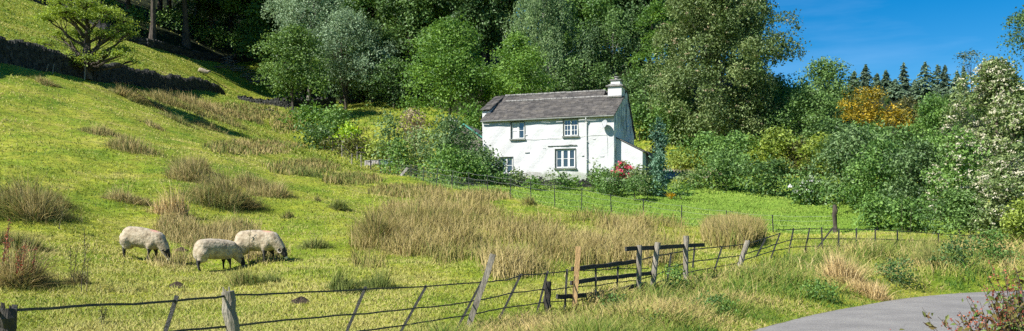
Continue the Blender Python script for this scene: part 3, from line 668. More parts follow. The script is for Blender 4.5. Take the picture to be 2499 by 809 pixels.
def basis(nv):
    up = np.where(np.abs(nv[:, 2:3]) < .9, np.array([[0, 0, 1.]]), np.array([[1., 0, 0]]))
    a = nrm(np.cross(nv, up)); return a, np.cross(nv, a)
def leaf_quads(mb, P, N, size, v, rng, aspect=.55, droop=0, m=0):
    n = len(P); N = nrm(N); a, b = basis(N); th = rng.uniform(0, 2*math.pi, n)[:, None]
    ax = a*np.cos(th)+b*np.sin(th)
    if droop: ax = nrm(ax*(1-droop)+np.array([[0, 0, -1.]])*droop)
    N2 = nrm(N-ax*(N*ax).sum(1, keepdims=True)); bx = np.cross(N2, ax); s = size*rng.uniform(.65, 1.35, n)[:, None]
    fold = N2*s*.12
    V = np.stack([P-ax*s*.5, P+bx*s*aspect*.5-ax*s*.05+fold, P+ax*s*.5, P-bx*s*aspect*.5-ax*s*.05+fold], 1)
    mb.add(V.reshape(-1, 3), np.arange(4*n).reshape(-1, 4), np.repeat(np.clip(v, 0, 1), 4), m)
def lobe_leaves(mb, lobes, n, size, rng, up=.35, spray=None, k=9, droop=0, shell=.45, aspect=.6, vj=0, down=-.55):
    lobes = np.asarray(lobes, float); C = lobes[:, :3]; Rd = lobes[:, 3:6]
    w = (Rd[:, 0]*(Rd[:, 0]+Rd[:, 2])); w = w/w.sum(); nt_ = max(1, n//k)
    li = rng.choice(len(lobes), nt_, p=w); d = nrm(rng.standard_normal((nt_, 3)))
    flip = (d[:, 2] < down) & (rng.random(nt_) < .8); d[flip, 2] *= -1
    ph = li*1.7
    bump = 1+.16*np.sin(d[:, 0]*5+ph)*np.sin(d[:, 1]*5+ph*1.3)+.12*np.sin(d[:, 2]*9+ph*.7)
    rad = (1-shell*rng.random(nt_)**1.7)*bump; out = rng.random(nt_) < .08; rad[out] *= rng.uniform(1.05, 1.28, out.sum())
    c = C[li]+d*Rd[li]*rad[:, None]
    nv = nrm(d*(1-up)+np.array([[0, 0, up*1.1]])+.32*rng.standard_normal((nt_, 3)))
    spray = spray or size*3.0; a, b = basis(nv)
    kk = np.repeat(np.arange(nt_), k); m_ = len(kk); th = rng.uniform(0, 2*math.pi, m_); rr = np.sqrt(rng.random(m_))*spray
    off = a[kk]*(np.cos(th)*rr)[:, None]+b[kk]*(np.sin(th)*rr)[:, None]+nv[kk]*(rng.standard_normal(m_)*spray*.22)[:, None]
    if droop: off = off*(1-droop*.75)+np.array([[0, 0, -1.]])*(rng.random(m_)*spray*3.2*droop)[:, None]
    P = c[kk]+off
    lv = rng.standard_normal(len(lobes))*.13
    v = .5+lv[li][kk]+.13*rng.standard_normal(nt_)[kk]+.13*rng.standard_normal(m_)+vj
    leaf_quads(mb, P, nv[kk]+.55*rng.standard_normal((m_, 3)), size, v, rng, aspect, droop*.8)
    return c
PROF = {
 'round': [(0, .35), (.15, .75), (.4, 1), (.65, .92), (.85, .6), (1, .15)],
 'tall':  [(0, .5), (.2, .85), (.45, 1), (.7, .8), (.88, .5), (1, .12)],
 'cone':  [(0, .9), (.15, 1), (.4, .8), (.65, .52), (.85, .25), (1, .05)],
 'dome':  [(0, 1), (.3, 1), (.6, .88), (.85, .6), (1, .25)],
 'bush':  [(0, .85), (.3, 1), (.65, .85), (.88, .5), (1, .2)],
 'flat':  [(0, .2), (.2, .9), (.5, 1), (.8, .85), (1, .5)],
 'column':[(0, .55), (.2, .95), (.5, 1), (.75, .8), (.92, .45), (1, .08)],
}
def make_lobes(H, R, base, prof, nl, lr, fz, rng):
    tt, rr = zip(*PROF[prof]); L_ = []; f1, f2, f3 = rng.uniform(0, 6.28, 3)
    for i in range(nl):
        t = (i+.5)/nl; t = float(np.clip(t**.9+rng.uniform(-.5, .5)/nl*2, 0, 1)); pr = float(np.interp(t, tt, rr))*R; pr *= 1+.17*math.sin(2*i*2.399+f1)*math.sin(t*7+f2)+.13*math.sin(3*i*2.399+f3)
        rl = R*lr*1.15*rng.uniform(.5, 1.4)*(.55+.45*pr/R); rl = min(rl, max(pr*1.05, R*.12))
        ang = i*2.399+rng.uniform(-.5, .5); rc = max(0, pr-rl*.85)*(rng.uniform(.55, 1.18) if rng.random() < .78 else rng.uniform(0, .5))
        z = base+t*(H-base); z = min(z, H-rl*fz*.8); z = max(z, base+rl*fz*.3)
        L_.append((rc*math.cos(ang), rc*math.sin(ang), z, rl, rl, rl*fz))
    return L_
def trunk_mesh(mb, H, base, lobes, r0, rng, nb=10, lean=0, forks=1, bow=.25):
    top = H*.8; tops = []
    for f in range(forks):
        dx, dy = (rng.uniform(-1, 1)*.12*H, rng.uniform(-1, 1)*.08*H) if forks > 1 else (lean*H, 0)
        n_ = 7; t = np.linspace(0, 1, n_); pts = np.stack([dx*t**1.4+.015*H*np.sin(t*5+f), dy*t**1.4+.015*H*np.cos(t*4+f)-.015*H, t*top-.25], -1)
        rad = r0*(1-.85*t)*(1 if forks == 1 else .7); rad[0] *= 1.45
        mb.tube(pts, rad, 8, jit=.06, rng=rng); tops.append(pts)
    order = sorted(lobes, key=lambda l: -l[3])[:nb]
    for l in order:
        ps = tops[int(rng.integers(len(tops)))]; tz = min(max(l[2]*.62, base*.75), top*.9); k = np.interp(tz, ps[:, 2], np.arange(len(ps))); i0 = int(k)
        p0 = ps[i0]+(ps[min(i0+1, len(ps)-1)]-ps[i0])*(k-i0); p1 = np.array(l[:3]); mid = (p0+p1)/2+np.array([0, 0, (-1 if p1[2]-p0[2] > 0 else 1)*bow*np.linalg.norm(p1-p0)*.3])
        mid = mid+rng.standard_normal(3)*.04*np.linalg.norm(p1-p0)
        tt_ = np.linspace(0, 1, 6)[:, None]; pts = (1-tt_)**2*p0+2*tt_*(1-tt_)*mid+tt_**2*p1
        rb = r0*.36*(1-.6*tz/max(top, .1)); mb.tube(pts, np.linspace(rb, rb*.18, 6), 5, jit=.08, rng=rng)
        for q in range(3):   # side twigs
            s = pts[2+q]; e = s+nrm(rng.standard_normal(3)+np.array([0, 0, .2]))*l[3]*rng.uniform(.6, 1)
            mb.tube([s, (s+e)/2+rng.standard_normal(3)*.05*l[3], e], [rb*.35, rb*.22, rb*.08], 4)
LEAFBUDGET = [0]
def plant(name, label, cat, px, d, top, hw, prof='round', pal='mid', base=None, nl=26, lr=.36, fz=.8, leaf=2.3, cover=2.6, up=.35, droop=0,
          group=None, bark='brown', r0=None, nb=10, forks=1, seed=None, aspect=.6, blossom=None, z0=None, shell=.45, lean=0, k=13, spray=None, crown_name='crown', bow=.25, sx=1, deep=0, leafmin=.03):
    """px, d: where it stands; top / base: photo rows its crown spans; hw: half width of the crown in photo pixels"""
    s = d/F; x = (px-CX)*s; gz = g(x, d) if z0 is None else z0; R = hw*s*(1.2 if d > 75 else 1.12); cover = cover*1.5; leaf = leaf*1.12; H = CAMZ+(HY-top)*s-gz
    b = H*.12 if base is None else max(0.0, CAMZ+(HY-base)*s-gz)
    if H < .2: print('LOW PLANT', label, H); H = .5
    rg = np.random.default_rng(seed if seed is not None else abs(hash_(label)) % 100000)
    lobes = make_lobes(H, R, b, prof, nl, lr, fz, rg)
    lsz = max(leafmin, leaf*s*2499/1024)
    area = (2*hw)*max(10, (H-b)/s)*.8*(1024/2499)**2
    n = int(min(70000, cover*area/(leaf*leaf*aspect*.5)))
    LEAFBUDGET[0] += n
    root = empty(name, (x, d, gz-.05), rg.uniform(-.3, .3), label, cat, group); root.scale = (sx, 1, 1)
    mb = MB(); c = lobe_leaves(mb, lobes, n, lsz, rg, up, spray, k, droop, shell, aspect)
    cr = mb.build(crown_name, PAL[pal] if isinstance(pal, str) else pal, root)
    if bark:
        mb = MB(); trunk_mesh(mb, H, b, lobes, r0 or max(.03, H*.018), rg, nb, lean, forks, bow); mb.build('trunk' if H > 2.5 else 'stem', BARK[bark], root)
    if blossom:
        bp_, cnt, bs = blossom; lo = np.array(lobes); li = rg.integers(0, len(lo), cnt); dd = nrm(rg.standard_normal((cnt, 3))+np.array([[-.25, -.5, .45]])); 
        cc = lo[li, :3]+dd*lo[li, 3:6]*rg.uniform(.95, 1.1, (cnt, 1)); kk = np.repeat(np.arange(cnt), 7)
        off = rg.standard_normal((len(kk), 3))*bs*s*np.array([.95, .95, .4])
        mb = MB(); leaf_quads(mb, cc[kk]+off, dd[kk]+.4*rg.standard_normal((len(kk), 3)), bs*s*1.1, .5+.2*rg.standard_normal(len(kk)), rg, .9); mb.build('blossom', PAL[bp_], root)
    return root
def hash_(s):
    h = 7
    for c in s: h = (h*31+ord(c)) % 1000003
    return h
def conifer(label, px, d, top, hw, base=None, pal='conifer', group=None, tiers=16, droop=.12, sparse=1.0, name='conifer_tree', cat='conifer'):
    s = d/F; x = (px-CX)*s; gz = g(x, d); R = hw*s*1.35*(.8+.5*((px*7) % 10)/10); H = CAMZ+(HY-top+14-((px*3) % 17))*s-gz; rg = np.random.default_rng(hash_(label+str(px)))
    root = empty(name, (x, d, gz-.05), 0, label, cat, group); mb = MB(); tk = MB()
    tk.tube([(0, 0, 0), (.02*R, 0, H*.5), (0, 0, H)], [H*.016, H*.01, .02], 6); b0 = H*.18
    P = []; Nv = []; vv = []; lsz = 2.3*s*2.44
    for t in range(tiers):
        f = t/tiers; z = b0+(H-b0)*f; r = R*(1-f)**.8*rg.uniform(.75, 1.15)+.12
        for q in range(int(6+5*(1-f))):
            if rg.random() > sparse: continue
            a = rg.uniform(0, 2*math.pi); rr = r*rg.uniform(.65, 1.12); n_ = int(8+26*(1-f))
            tt_ = rg.random(n_)**.8; wv = (1-tt_*.8)*.28*rr; side = rg.uniform(-1, 1, n_)*wv
            dirv = np.array([math.cos(a), math.sin(a), 0]); sv = np.array([-math.sin(a), math.cos(a), 0])
            zz = z+rg.uniform(-.3, .3)*(H/tiers)+rr*(.18*tt_-droop*3.0*tt_**2)+rg.standard_normal(n_)*.02*rr
            P.append(dirv*(tt_*rr)[:, None]+sv*side[:, None]+np.stack([0*zz, 0*zz, zz], -1)); Nv.append(np.tile([0, 0, 1.], (n_, 1))+dirv*.5)
            vv.append(np.full(n_, .5+rg.standard_normal()*.15)+.12*rg.standard_normal(n_)+.15*(tt_-.5))
            if q < 3: tk.tube([(0, 0, z), tuple(dirv*rr*.8+np.array([0, 0, z-.05*rr]))], [H*.003, .01], 4)
    n_ = 60; zt = rg.random(n_); P.append(np.stack([rg.standard_normal(n_)*.03*R, rg.standard_normal(n_)*.03*R, H*(.86+.15*zt)], -1)); Nv.append(rg.standard_normal((n_, 3))); vv.append(np.full(n_, .55))
    P = np.concatenate(P); leaf_quads(mb, P, np.concatenate(Nv)+.6*rg.standard_normal((len(P), 3)), lsz, np.concatenate(vv), rg, .5)
    LEAFBUDGET[0] += len(P)
    mb.build('crown', PAL[pal], root); tk.build('trunk', BARK['brown'], root); return root

# ---- the hawthorn by the field wall: flat, wind-shaped, see-through
def hawthorn():
    d = 61.5; s = d/F; x = (211-CX)*s; gz = g(x, d); rg = np.random.default_rng(42)
    root = empty('hawthorn_tree', (x, d, gz-.1), 0, 'gnarled spreading hawthorn with layered flat crown in front of the dry stone wall', 'tree')
    H = (gz and CAMZ+(HY-10)*s-gz); tk = MB()
    def Lp(px, py, y=0): return np.array([(px-211)*s, y, CAMZ+(HY-py)*s-gz+.1])
    tk.tube([Lp(207, 196), Lp(206, 170), Lp(211, 140), Lp(212, 110), Lp(214, 80), Lp(212, 50)], [.5, .34, .3, .24, .17, .08], 9, jit=.12, rng=rg)
    tk.tube([Lp(207, 165, .1), Lp(220, 135, .3), Lp(232, 105, .5), Lp(240, 75, .6)], [.2, .15, .1, .05], 7, jit=.1, rng=rg)
    pads = [(150,32,46,12,0),(200,22,52,12,.3),(255,30,46,12,0),(290,45,30,10,.6),(140,55,40,11,-.8),(190,45,46,12,-1.2),(240,55,46,12,-.9),(295,66,32,11,.2),(130,80,32,10,.5),(165,72,36,10,1),
            (275,90,36,10,-.6),(240,80,36,10,1.2),(118,112,30,9,-.5),(155,100,30,9,.7),(110,140,32,10,-.6),(145,135,34,11,-.9),(180,150,26,12,-1),(95,128,18,7,.2),(290,118,30,9,.4),(270,138,30,8,-.4),(305,140,22,6,-.7),(325,150,12,4,0),
            (230,150,26,10,-.7),(205,165,20,10,-.8),(315,80,24,8,.2),(175,20,40,10,-1.2),(235,22,40,9,-1),(165,120,24,8,1.2),(258,112,26,8,1.1)]
    lobes = []
    for (px, py, w_, h_, dep) in pads:
        c = Lp(px, py, dep*1.5); lobes.append((*c, w_*s, w_*s*.75, h_*s*.7))
        st = Lp(212, min(170, py+45+abs(px-212)*.25), 0); mid = (st+c)/2+np.array([0, 0, -.12*abs(px-212)*s+.1])
        t = np.linspace(0, 1, 7)[:, None]; pts = (1-t)**2*st+2*t*(1-t)*mid+t*t*c; pts[1:-1] += rg.standard_normal((5, 3))*.05
        tk.tube(pts, np.linspace(.13, .04, 7), 6, jit=.1, rng=rg)
        for q in range(7):
            e = c+np.array([rg.uniform(-1, 1)*w_*s, rg.uniform(-.6, .6)*w_*s, rg.uniform(-.6, .7)*h_*s]); b0 = pts[int(rg.integers(3, 7))]
            tk.tube([b0, (b0+e)/2+rg.standard_normal(3)*.08, e], [.04, .028, .012], 4)
    mb = MB(); lobe_leaves(mb, lobes, 13000, .15, rg, .8, .36, 10, 0, .8, .6)
    mb.build('crown', PAL['hawthorn'], root); tk.build('trunk', BARK['brown'], root)
hawthorn()

# ---- named trees behind the field and the house
plant('broadleaf_tree', 'mid green bushy tree at the field corner below the silvery willows', 'tree', 712, 97, 74, 84, 'dome', 'fresh', base=225, nl=40, lr=.30, leaf=2.2, cover=3.4, forks=2)
plant('willow_tree', 'tall silvery grey green willow, left one of the pair above the bright bush', 'tree', 748, 108, -60, 92, 'round', 'silver', base=120, nl=44, lr=.30, droop=.3, leaf=2.0, cover=3.2, bark='grey', forks=2)
plant('willow_tree', 'silvery grey green willow with pale broken limb, right one of the pair', 'tree', 842, 105, 24, 92, 'round', 'silver', base=205, nl=44, lr=.28, droop=.3, leaf=2.0, cover=2.9, bark='brown', forks=3)
plant('broadleaf_tree', 'small grey green tree leaning out right of the silvery willows', 'tree', 905, 110, 55, 62, 'round', 'grey', base=235, nl=30, lr=.3, leaf=2.0, bark='grey')
plant('broadleaf_tree', 'large bright green maple standing left of the cottage roof', 'tree', 1092, 88, 55, 112, 'dome', 'bright', base=262, nl=60, lr=.26, leaf=2.2, cover=3.6, up=.5, forks=2)
plant('broadleaf_tree', 'pointed bright green tree directly behind the left end of the cottage roof', 'tree', 1262, 86, 82, 92, 'cone', 'bright', base=245, nl=50, lr=.26, leaf=2.2, cover=3.4, up=.5)
plant('birch_tree', 'tall pale weeping birch rising behind the middle of the cottage roof', 'tree', 1332, 101, -90, 82, 'column', 'birch', base=215, nl=60, lr=.27, droop=.75, fz=1.3, leaf=1.9, cover=3.0, bark='pale', aspect=.45)
plant('broadleaf_tree', 'dark green rounded tree just left of the cottage chimney', 'tree', 1498, 104, 30, 72, 'tall', 'dark', base=175, nl=40, lr=.28, leaf=2.1, cover=2.6, bark='pale')
plant('broadleaf_tree', 'tree with light green layered boughs between the chimney and the tall olive tree', 'tree', 1605, 98, 5, 62, 'tall', 'bright', base=215, nl=30, lr=.26, fz=.45, leaf=2.1, up=.6, cover=2.2)
plant('broadleaf_tree', 'very tall olive green tree with pale seed bunches at the edge of the sky', 'tree', 1752, 80, -150, 128, 'column', 'olive', base=345, nl=170, lr=.19, leaf=2.3, cover=5.5, bark='grey', blossom=('sand', 420, 3.0), r0=.2, forks=1)
plant('broadleaf_tree', 'dark tree showing behind the right shoulder of the tall olive tree', 'tree', 1838, 96, -10, 70, 'tall', 'dark', base=210, nl=40, lr=.26, leaf=2.1, cover=2.6)
plant('broadleaf_tree', 'light green bushy tree directly right of the cottage chimney above the cypresses', 'tree', 1640, 82, 225, 62, 'dome', 'mid', base=395, nl=34, lr=.28, leaf=2.2, cover=3)
plant('broadleaf_tree', 'round dark green tree breaking the skyline left of the conifers', 'tree', 2012, 106, 152, 82, 'dome', 'dark', base=300, nl=40, lr=.27, leaf=2.2, cover=3.2)
plant('broadleaf_tree', 'broad layered green tree below the sky right of the tall olive tree', 'tree', 1880, 84, 190, 115, 'dome', 'mid', base=380, nl=56, lr=.25, fz=.6, leaf=2.2, cover=3.4, up=.45)
plant('broadleaf_tree', 'spreading green tree between the layered tree and the golden tree', 'tree', 1985, 78, 225, 85, 'dome', 'dark', base=400, nl=44, lr=.26, fz=.6, leaf=2.2, cover=3.2)
plant('acer_tree', 'golden orange flat topped acer glowing above the green shrubs', 'tree', 2108, 74, 219, 84, 'flat', 'gold', base=305, nl=26, lr=.30, fz=.15, leaf=2.4, cover=1.7, up=.85, bark='brown', seed=5)
plant('acer_tree', 'smaller golden acer low on the right flank of the large one', 'tree', 2178, 73, 264, 42, 'flat', 'gold', base=318, nl=16, lr=.3, fz=.24, leaf=2.2, cover=2.4, up=.8)
plant('copper_tree', 'copper brown tree between the golden acer and the flowering bush', 'tree', 2215, 82, 240, 45, 'dome', 'rust', base=330, nl=20, leaf=2.2, cover=2.6)
plant('broadleaf_tree', 'dark green tree touching the left side of the cream flowering bush', 'tree', 2282, 60, 238, 70, 'dome', 'mid', base=440, nl=44, lr=.26, leaf=2.2, cover=3.2, seed=3)
plant('broadleaf_tree', 'dark tree crown entering the picture at the top right corner', 'tree', 2535, 48, 0, 78, 'round', 'deep', base=150, nl=40, lr=.26, leaf=2.2, cover=2.2, seed=8)
# ---- conifers on the skyline
for (px, top, hw, d, pal, lab) in [
 (2085,172,20,170,'conifer','short dark spruce nearest the round dark tree on the skyline'),(2112,160,24,165,'conifer','dark full spruce, second from the left in the skyline row'),
 (2140,182,22,158,'conifer_pale','pale rounded larch left of the slender spruce'),(2162,176,24,172,'conifer_pale','pale larch beside the slender spruce on the skyline'),(2205,166,20,165,'conifer','slender dark spruce with a clear pointed tip above the golden acer'),
 (2232,196,22,168,'conifer','low dark spruce in the dip of the skyline'),(2258,158,28,160,'conifer_pale','tall pale larch right of the skyline dip'),(2288,160,24,172,'conifer','dark spruce, left one of the close pair right of the dip'),
 (2306,158,22,168,'conifer','dark spruce, right one of the close pair right of the dip'),(2335,186,26,160,'conifer_pale','low pale larch in front of the flat topped pine'),
 (2352,176,15,178,'conifer','thin spruce tip just left of the flat topped pine'),(2398,172,20,180,'conifer','small spruce right of the flat topped pine'),(2425,168,20,185,'conifer','small spruce farthest right on the skyline'),(2185,198,26,150,'conifer_pale','low pale larch below the slender spruce')]:
    conifer(lab, px, d, top, hw, pal=pal, tiers=18, group='conifers on the skyline')
plant('pine_tree', 'thin flat topped pine with bare stem on the skyline', 'pine', 2368, 168, 130, 30, 'flat', 'conifer', base=165, nl=9, lr=.45, fz=.22, leaf=2.0, cover=1.1, up=.8, nb=9, group='conifers on the skyline')
# ---- wood behind: three rows of tall broadleaves, a few kinds copied
def proto_tree(seed, pal, H, R, base, prof, bark, nl=46, n=26000, leaf=.38, droop=0, fz=.8, lr=.28):
    rg = np.random.default_rng(seed); lobes = make_lobes(H, R, base, prof, nl, lr, fz, rg)
    root = empty('woodland_tree', (0, 0, 0)); mb = MB(); lobe_leaves(mb, lobes, n, leaf, rg, .35, leaf*2.4, 9, droop, .55, .6)
    mb.build('crown', PAL[pal], root); mb = MB(); trunk_mesh(mb, H, base, lobes, H*.018, rg, 14, rg.uniform(-.03, .03), 1); mb.build('trunk', BARK[bark], root); return root
protos = [proto_tree(21, 'dark', 20, 5.2, 5, 'tall', 'brown'), proto_tree(22, 'deep', 22, 4.8, 6, 'tall', 'brown'), proto_tree(23, 'mid', 18, 5.4, 4, 'dome', 'brown'), proto_tree(24, 'deep', 21, 5.4, 7, 'round', 'brown', fz=.5)]
used = [False]*4
def wood(px, d, k, sc, label, group='tall trees filling the wood behind the cottage', rz=None, dz=0):
    x = (px-CX)/F*d; 
    if not used[k]: o = protos[k]; used[k] = True
    else: o = copy_tree(protos[k])
    o.location = (x, d, g(x, d)-.1+dz); o.rotation_euler = (0, 0, rz if rz is not None else (px*.37) % 6.28); o.scale = (sc, sc, sc*(1+.1*math.sin(px)))
    tag(o, label, 'tree', group); return o
# trees at the top of the left hillside with visible trunks
for px, py_b, d, k, sc, lab in [(372,78,109,3,.95,'dark tree with slim bare trunk left of the thick trunk at the wood edge'),(455,98,118,3,1.1,'dark tree with the thickest bare trunk at the wood edge on the hill'),(250,8,112,1,1,'dark tree on the hill directly above the hawthorn'),(90,-10,105,1,.95,'dark tree at the upper left corner of the hill pasture'),
    (170,-5,108,3,.9,'dark tree between the upper left corner and the hawthorn top'),(560,120,139,0,1.0,'dark tree with small leaves at the wood edge above the branch heap'),(618,150,136,3,1.1,'tall tree with pale sunlit trunk at the wood edge above the bushy corner tree'),(520,95,130,0,1,'dark tree in the second row right of the thickest trunk'),(310,30,122,0,1,'dark tree in the second row right of the hawthorn'),(415,60,132,1,1,'dark tree in the second row between the two bare trunks')]:
    wood(px, d, k, sc, lab, 'trees along the wood edge on the hill')
lab = 'dark tall broadleaf tree packed in the wood behind the cottage and willows'
rw = np.random.default_rng(77)
for d, pxs, scs in ((122, (650, 735, 815, 895, 970, 1050, 1130, 1215, 1400, 1560, 1640), (1.0, 1.2)), (140, (600, 690, 780, 860, 940, 1010, 1095, 1180, 1395, 1450, 1525, 1600, 1680, 1755), (1.1, 1.3)), (160, (560, 640, 720, 800, 880, 960, 1035, 1120, 1200, 1480, 1560, 1640, 1720, 1790), (1.1, 1.35))):
    for px in pxs:
        wood(px+rw.uniform(-12, 12), d+rw.uniform(-5, 5), int(rw.choice([0, 1, 1, 2, 0])), rw.uniform(*scs), lab)
wood(1000, 112, 0, .95, 'dark tree filling the gap between the willows and the bright maple')
wood(1175, 108, 3, 1.0, 'dark open branched tree between the bright maple and the pointed tree')
wood(1425, 112, 2, .95, 'green tree between the pale birch and the dark tree left of the chimney')
wood(1555, 112, 1, 1.0, 'dark tree whose crown rises directly above the chimney')
for px, d, k, sc in ((300,140,0,1),(210,132,1,1),(120,126,0,1),(30,122,1,1),(390,145,2,1),(480,145,1,1.1),(-60,116,0,1)):
    wood(px, d, k, sc, 'dark tree deep in the wood above the hill pasture', 'dark trees deep in the wood above the pasture')
PH = (20, 22, 18, 21)
for px, d, k, top in ((1905,125,0,205),(1965,132,3,195),(2045,128,0,205),(2105,122,2,225),(2165,128,0,232),(2235,120,2,250),(2310,112,0,222),(2385,105,2,215),(2460,100,0,190),(2540,95,1,180),(2150,104,2,262),(2220,98,0,282),(2060,104,3,250),(2290,92,2,262),(1945,108,2,215)):
    x = (px-CX)/F*d; Ht = CAMZ+(HY-top)/F*d-g(x, d)
    wood(px, d, k, Ht/PH[k]/1.03, 'green broadleaf tree filling the slope below the skyline conifers', 'trees on the slope below the conifers')
# understorey along the wood edges
for px, d, top, hw, pal, lab in [(520,127,72,46,'mid','sunlit scrubby bush between the bare trunks on the hill'),(585,137,95,44,'dark','dark scrubby bush above the branch heap'),(330,112,25,36,'mid','sunlit scrubby bush between hawthorn and slim trunk'),(405,124,30,36,'mid','scrubby bush behind the slim trunk'),(480,130,45,44,'fresh','light green bush behind the thickest trunk'),(250,112,-12,44,'mid','bush at the wood edge above the hawthorn top'),(640,134,110,36,'mid','bush at the wood edge left of the bushy corner tree'),(1465,100,160,45,'dark','low dark bush behind the right half of the cottage ridge'),
    (1400,98,150,50,'dark','low dark bush behind the middle of the cottage ridge'),(1200,92,160,50,'mid','low bush behind the left end of the roof'),(1575,92,180,38,'dark','dark bush just right of the chimney'),(960,104,150,60,'dark','dark bush left of the bright maple above the shaded bank'),(850,112,140,60,'deep','very dark bush under the willows')]:
    plant('woodland_bush', lab, 'bush', px, d, top, hw, 'dome', pal, nl=22, leaf=2.2, cover=2.2, group='understorey bushes at the wood edge')

for i, px in enumerate(range(300, 680, 46)):
    plant('woodland_bush', 'undergrowth bush far back between the trunks of the hill wood', 'bush', px, 148+(i % 3)*4, -10+(i % 2)*22, 40, 'dome', ('mid', 'dark', 'fresh')[i % 3], nl=20, leaf=2.2, cover=2.4, group='undergrowth deep in the hill wood', seed=60+i)
# ---- shrubs in the middle distance and right
S = lambda *a, **k: plant('shrub', *a, **{**dict(prof='bush', nl=30, lr=.3, leaf=2.8, cover=3.2, bark='brown', nb=8), **k})
S('bright green rounded bush at the field corner, left one of the close pair', 'shrub', 752, 88, 262, 52, pal='bright')
S('green bush with pale tips, right one of the close pair at the field corner', 'shrub', 818, 86, 268, 44, pal='mid')
S('dark green bush under the bright pair by the brow fence', 'shrub', 772, 82, 310, 48, pal='dark')
S('small yellow green bush glowing beside the dark pair', 'shrub', 853, 80, 313, 34, pal='yellow', base=350)
S('low rusty green bush sheltering the garden shed', 'shrub', 860, 78, 342, 62, pal='rust', nl=22, fz=.6, up=.6)
S('low olive bush right above the garden shed', 'shrub', 915, 76, 352, 48, pal='lime', nl=18, fz=.6)
S('thin grey green sapling in front of the bright bank', 'shrub', 950, 70, 278, 34, pal='grey', cover=1.5, base=370, lr=.35)
S('sandy seed headed bush in front of the bank', 'shrub', 1012, 72, 268, 46, pal='sand', cover=1.2, base=350)
S('mid green loose bush right of the garden shed', 'shrub', 972, 64, 345, 44, pal='mid', cover=2.2)
S('large dark grey green bush against the left corner of the cottage', 'shrub', 1092, 63, 292, 76, pal='grey', nl=46, lr=.22, cover=2.4)
S('bushy green shrub with paler leaves under the large grey green bush', 'shrub', 1100, 57.5, 362, 68, pal='mid', nl=36, up=.6, cover=3)
S('grey green shrub touching the lower left window of the cottage', 'shrub', 1185, 60, 366, 46, pal='grey', nl=24)
S('narrow light green tree behind the outbuilding beside the roof', 'shrub', 1150, 82, 262, 36, pal='bright', nl=20)
S('olive green shrub in the middle of the garden shrubs left of the cottage', 'shrub', 1015, 66, 318, 46, pal='olive', nl=30, cover=1.9)
S('grey green shrub hiding the foot of the outbuilding', 'shrub', 1142, 65, 330, 34, pal='grey', nl=24, cover=1.9)
S('mid green shrub low between the outbuilding and the cottage wall', 'shrub', 1150, 58, 385, 44, pal='mid', nl=26)
# right of the house
S('green bush on the bank right of the lean to', 'shrub', 1560, 84, 262, 40, pal='mid')
S('sandy green weeds along the drive behind the cypresses', 'shrub', 1660, 72, 372, 50, pal='lime', nl=18, leaf=2)
S('light green shrub at the left end of the lawn hedge', 'shrub', 1690, 60, 422, 52, pal='olive', nl=28)
S('deep green dense shrub, second from the left in the lawn hedge', 'shrub', 1772, 58, 372, 78, pal='dark', nl=44, lr=.24, up=.5)
S('tall layered dark green shrub behind the lawn hedge left of the lime shrubs', 'shrub', 1800, 68, 332, 88, pal='mid', nl=44, lr=.24, fz=.55, up=.6)
S('lime yellow flat topped shrub, left one of the lime pair', 'shrub', 1895, 66, 320, 62, pal='lime', nl=30, fz=.4, up=.75)
S('lime yellow flat topped shrub, right one of the lime pair', 'shrub', 2005, 64, 332, 50, pal='lime', nl=26, fz=.4, up=.75)
S('small reddish brown shrub between the lime pair', 'shrub', 1952, 65, 345, 34, pal='rust', nl=18, fz=.5)
S('dark shrub over deep shade at the edge of the lawn', 'shrub', 1890, 55, 395, 72, pal='dark', nl=40, lr=.26)
S('white flowered shrub at the right end of the lawn', 'shrub', 1975, 51, 430, 48, pal='mid', nl=24, blossom=('white', 26, 5))
S('large glossy green shrub over the end of the lawn', 'shrub', 2085, 50, 318, 110, pal='grey', nl=64, lr=.22, cover=3.6, base=500, r0=.16)
S('tall glossy leaved shrub in the middle of the right hand hedge', 'shrub', 2150, 46, 352, 95, pal='mid', nl=56, lr=.22, cover=3.4, leaf=3.1)
S('dense shrub right of the glossy leaved one in the hedge', 'shrub', 2245, 43, 352, 80, pal='grey', nl=50, lr=.23, cover=3.3, leaf=3.1)
S('low pale leaved shrub at the foot of the hedge', 'shrub', 2140, 40, 480, 42, pal='mid', nl=20, leaf=3.0)
S('low leafy shrub between hedge foot and lane bank', 'shrub', 2215, 39, 492, 48, pal='mid', nl=22, leaf=3.0)
S('tall cream flowering bush filling the right edge', 'shrub', 2428, 42, 150, 104, pal='olive', nl=90, lr=.20, cover=3.8, leaf=3.0, blossom=('cream', 1500, 3.6), r0=.2, seed=2)
S('rounded cream flowering bush in front, left part of the right hand flowering mass', 'shrub', 2342, 39, 330, 70, pal='mid', nl=50, lr=.23, cover=3.6, leaf=3.0, blossom=('cream', 420, 3.4))
S('lower cream and green flowering bush at the right edge', 'shrub', 2460, 35, 385, 84, pal='olive', nl=56, lr=.22, cover=3.8, leaf=2.8, blossom=('cream', 600, 3.6))
S('dark leafed bush at the foot of the cream flowering bushes', 'shrub', 2340, 36, 470, 70, pal='dark', nl=36, leaf=2.8)
S('light green bush above the lane bank at the right edge', 'shrub', 2490, 32, 490, 46, pal='lime', nl=30, leaf=2.8)
S('green bush covering the slope under the golden acer', 'shrub', 2110, 66, 308, 80, pal='mid', nl=40, lr=.25)
S('green bush between the right lime shrub and the golden acer trunk', 'shrub', 2035, 68, 300, 62, pal='dark', nl=34, lr=.26)
S('dark green bush below the copper tree', 'shrub', 2200, 62, 315, 66, pal='dark', nl=34, lr=.26)
S('green bush closing the gap left of the cream flowering bush', 'shrub', 2290, 52, 320, 64, pal='mid', nl=34, lr=.26)
S('green bush under the layered trees right of the far cypress', 'shrub', 1720, 72, 330, 70, pal='mid', nl=34, lr=.26)
S('dark bush under the chimney side tree', 'shrub', 1585, 90, 235, 60, pal='dark', nl=34, lr=.26)
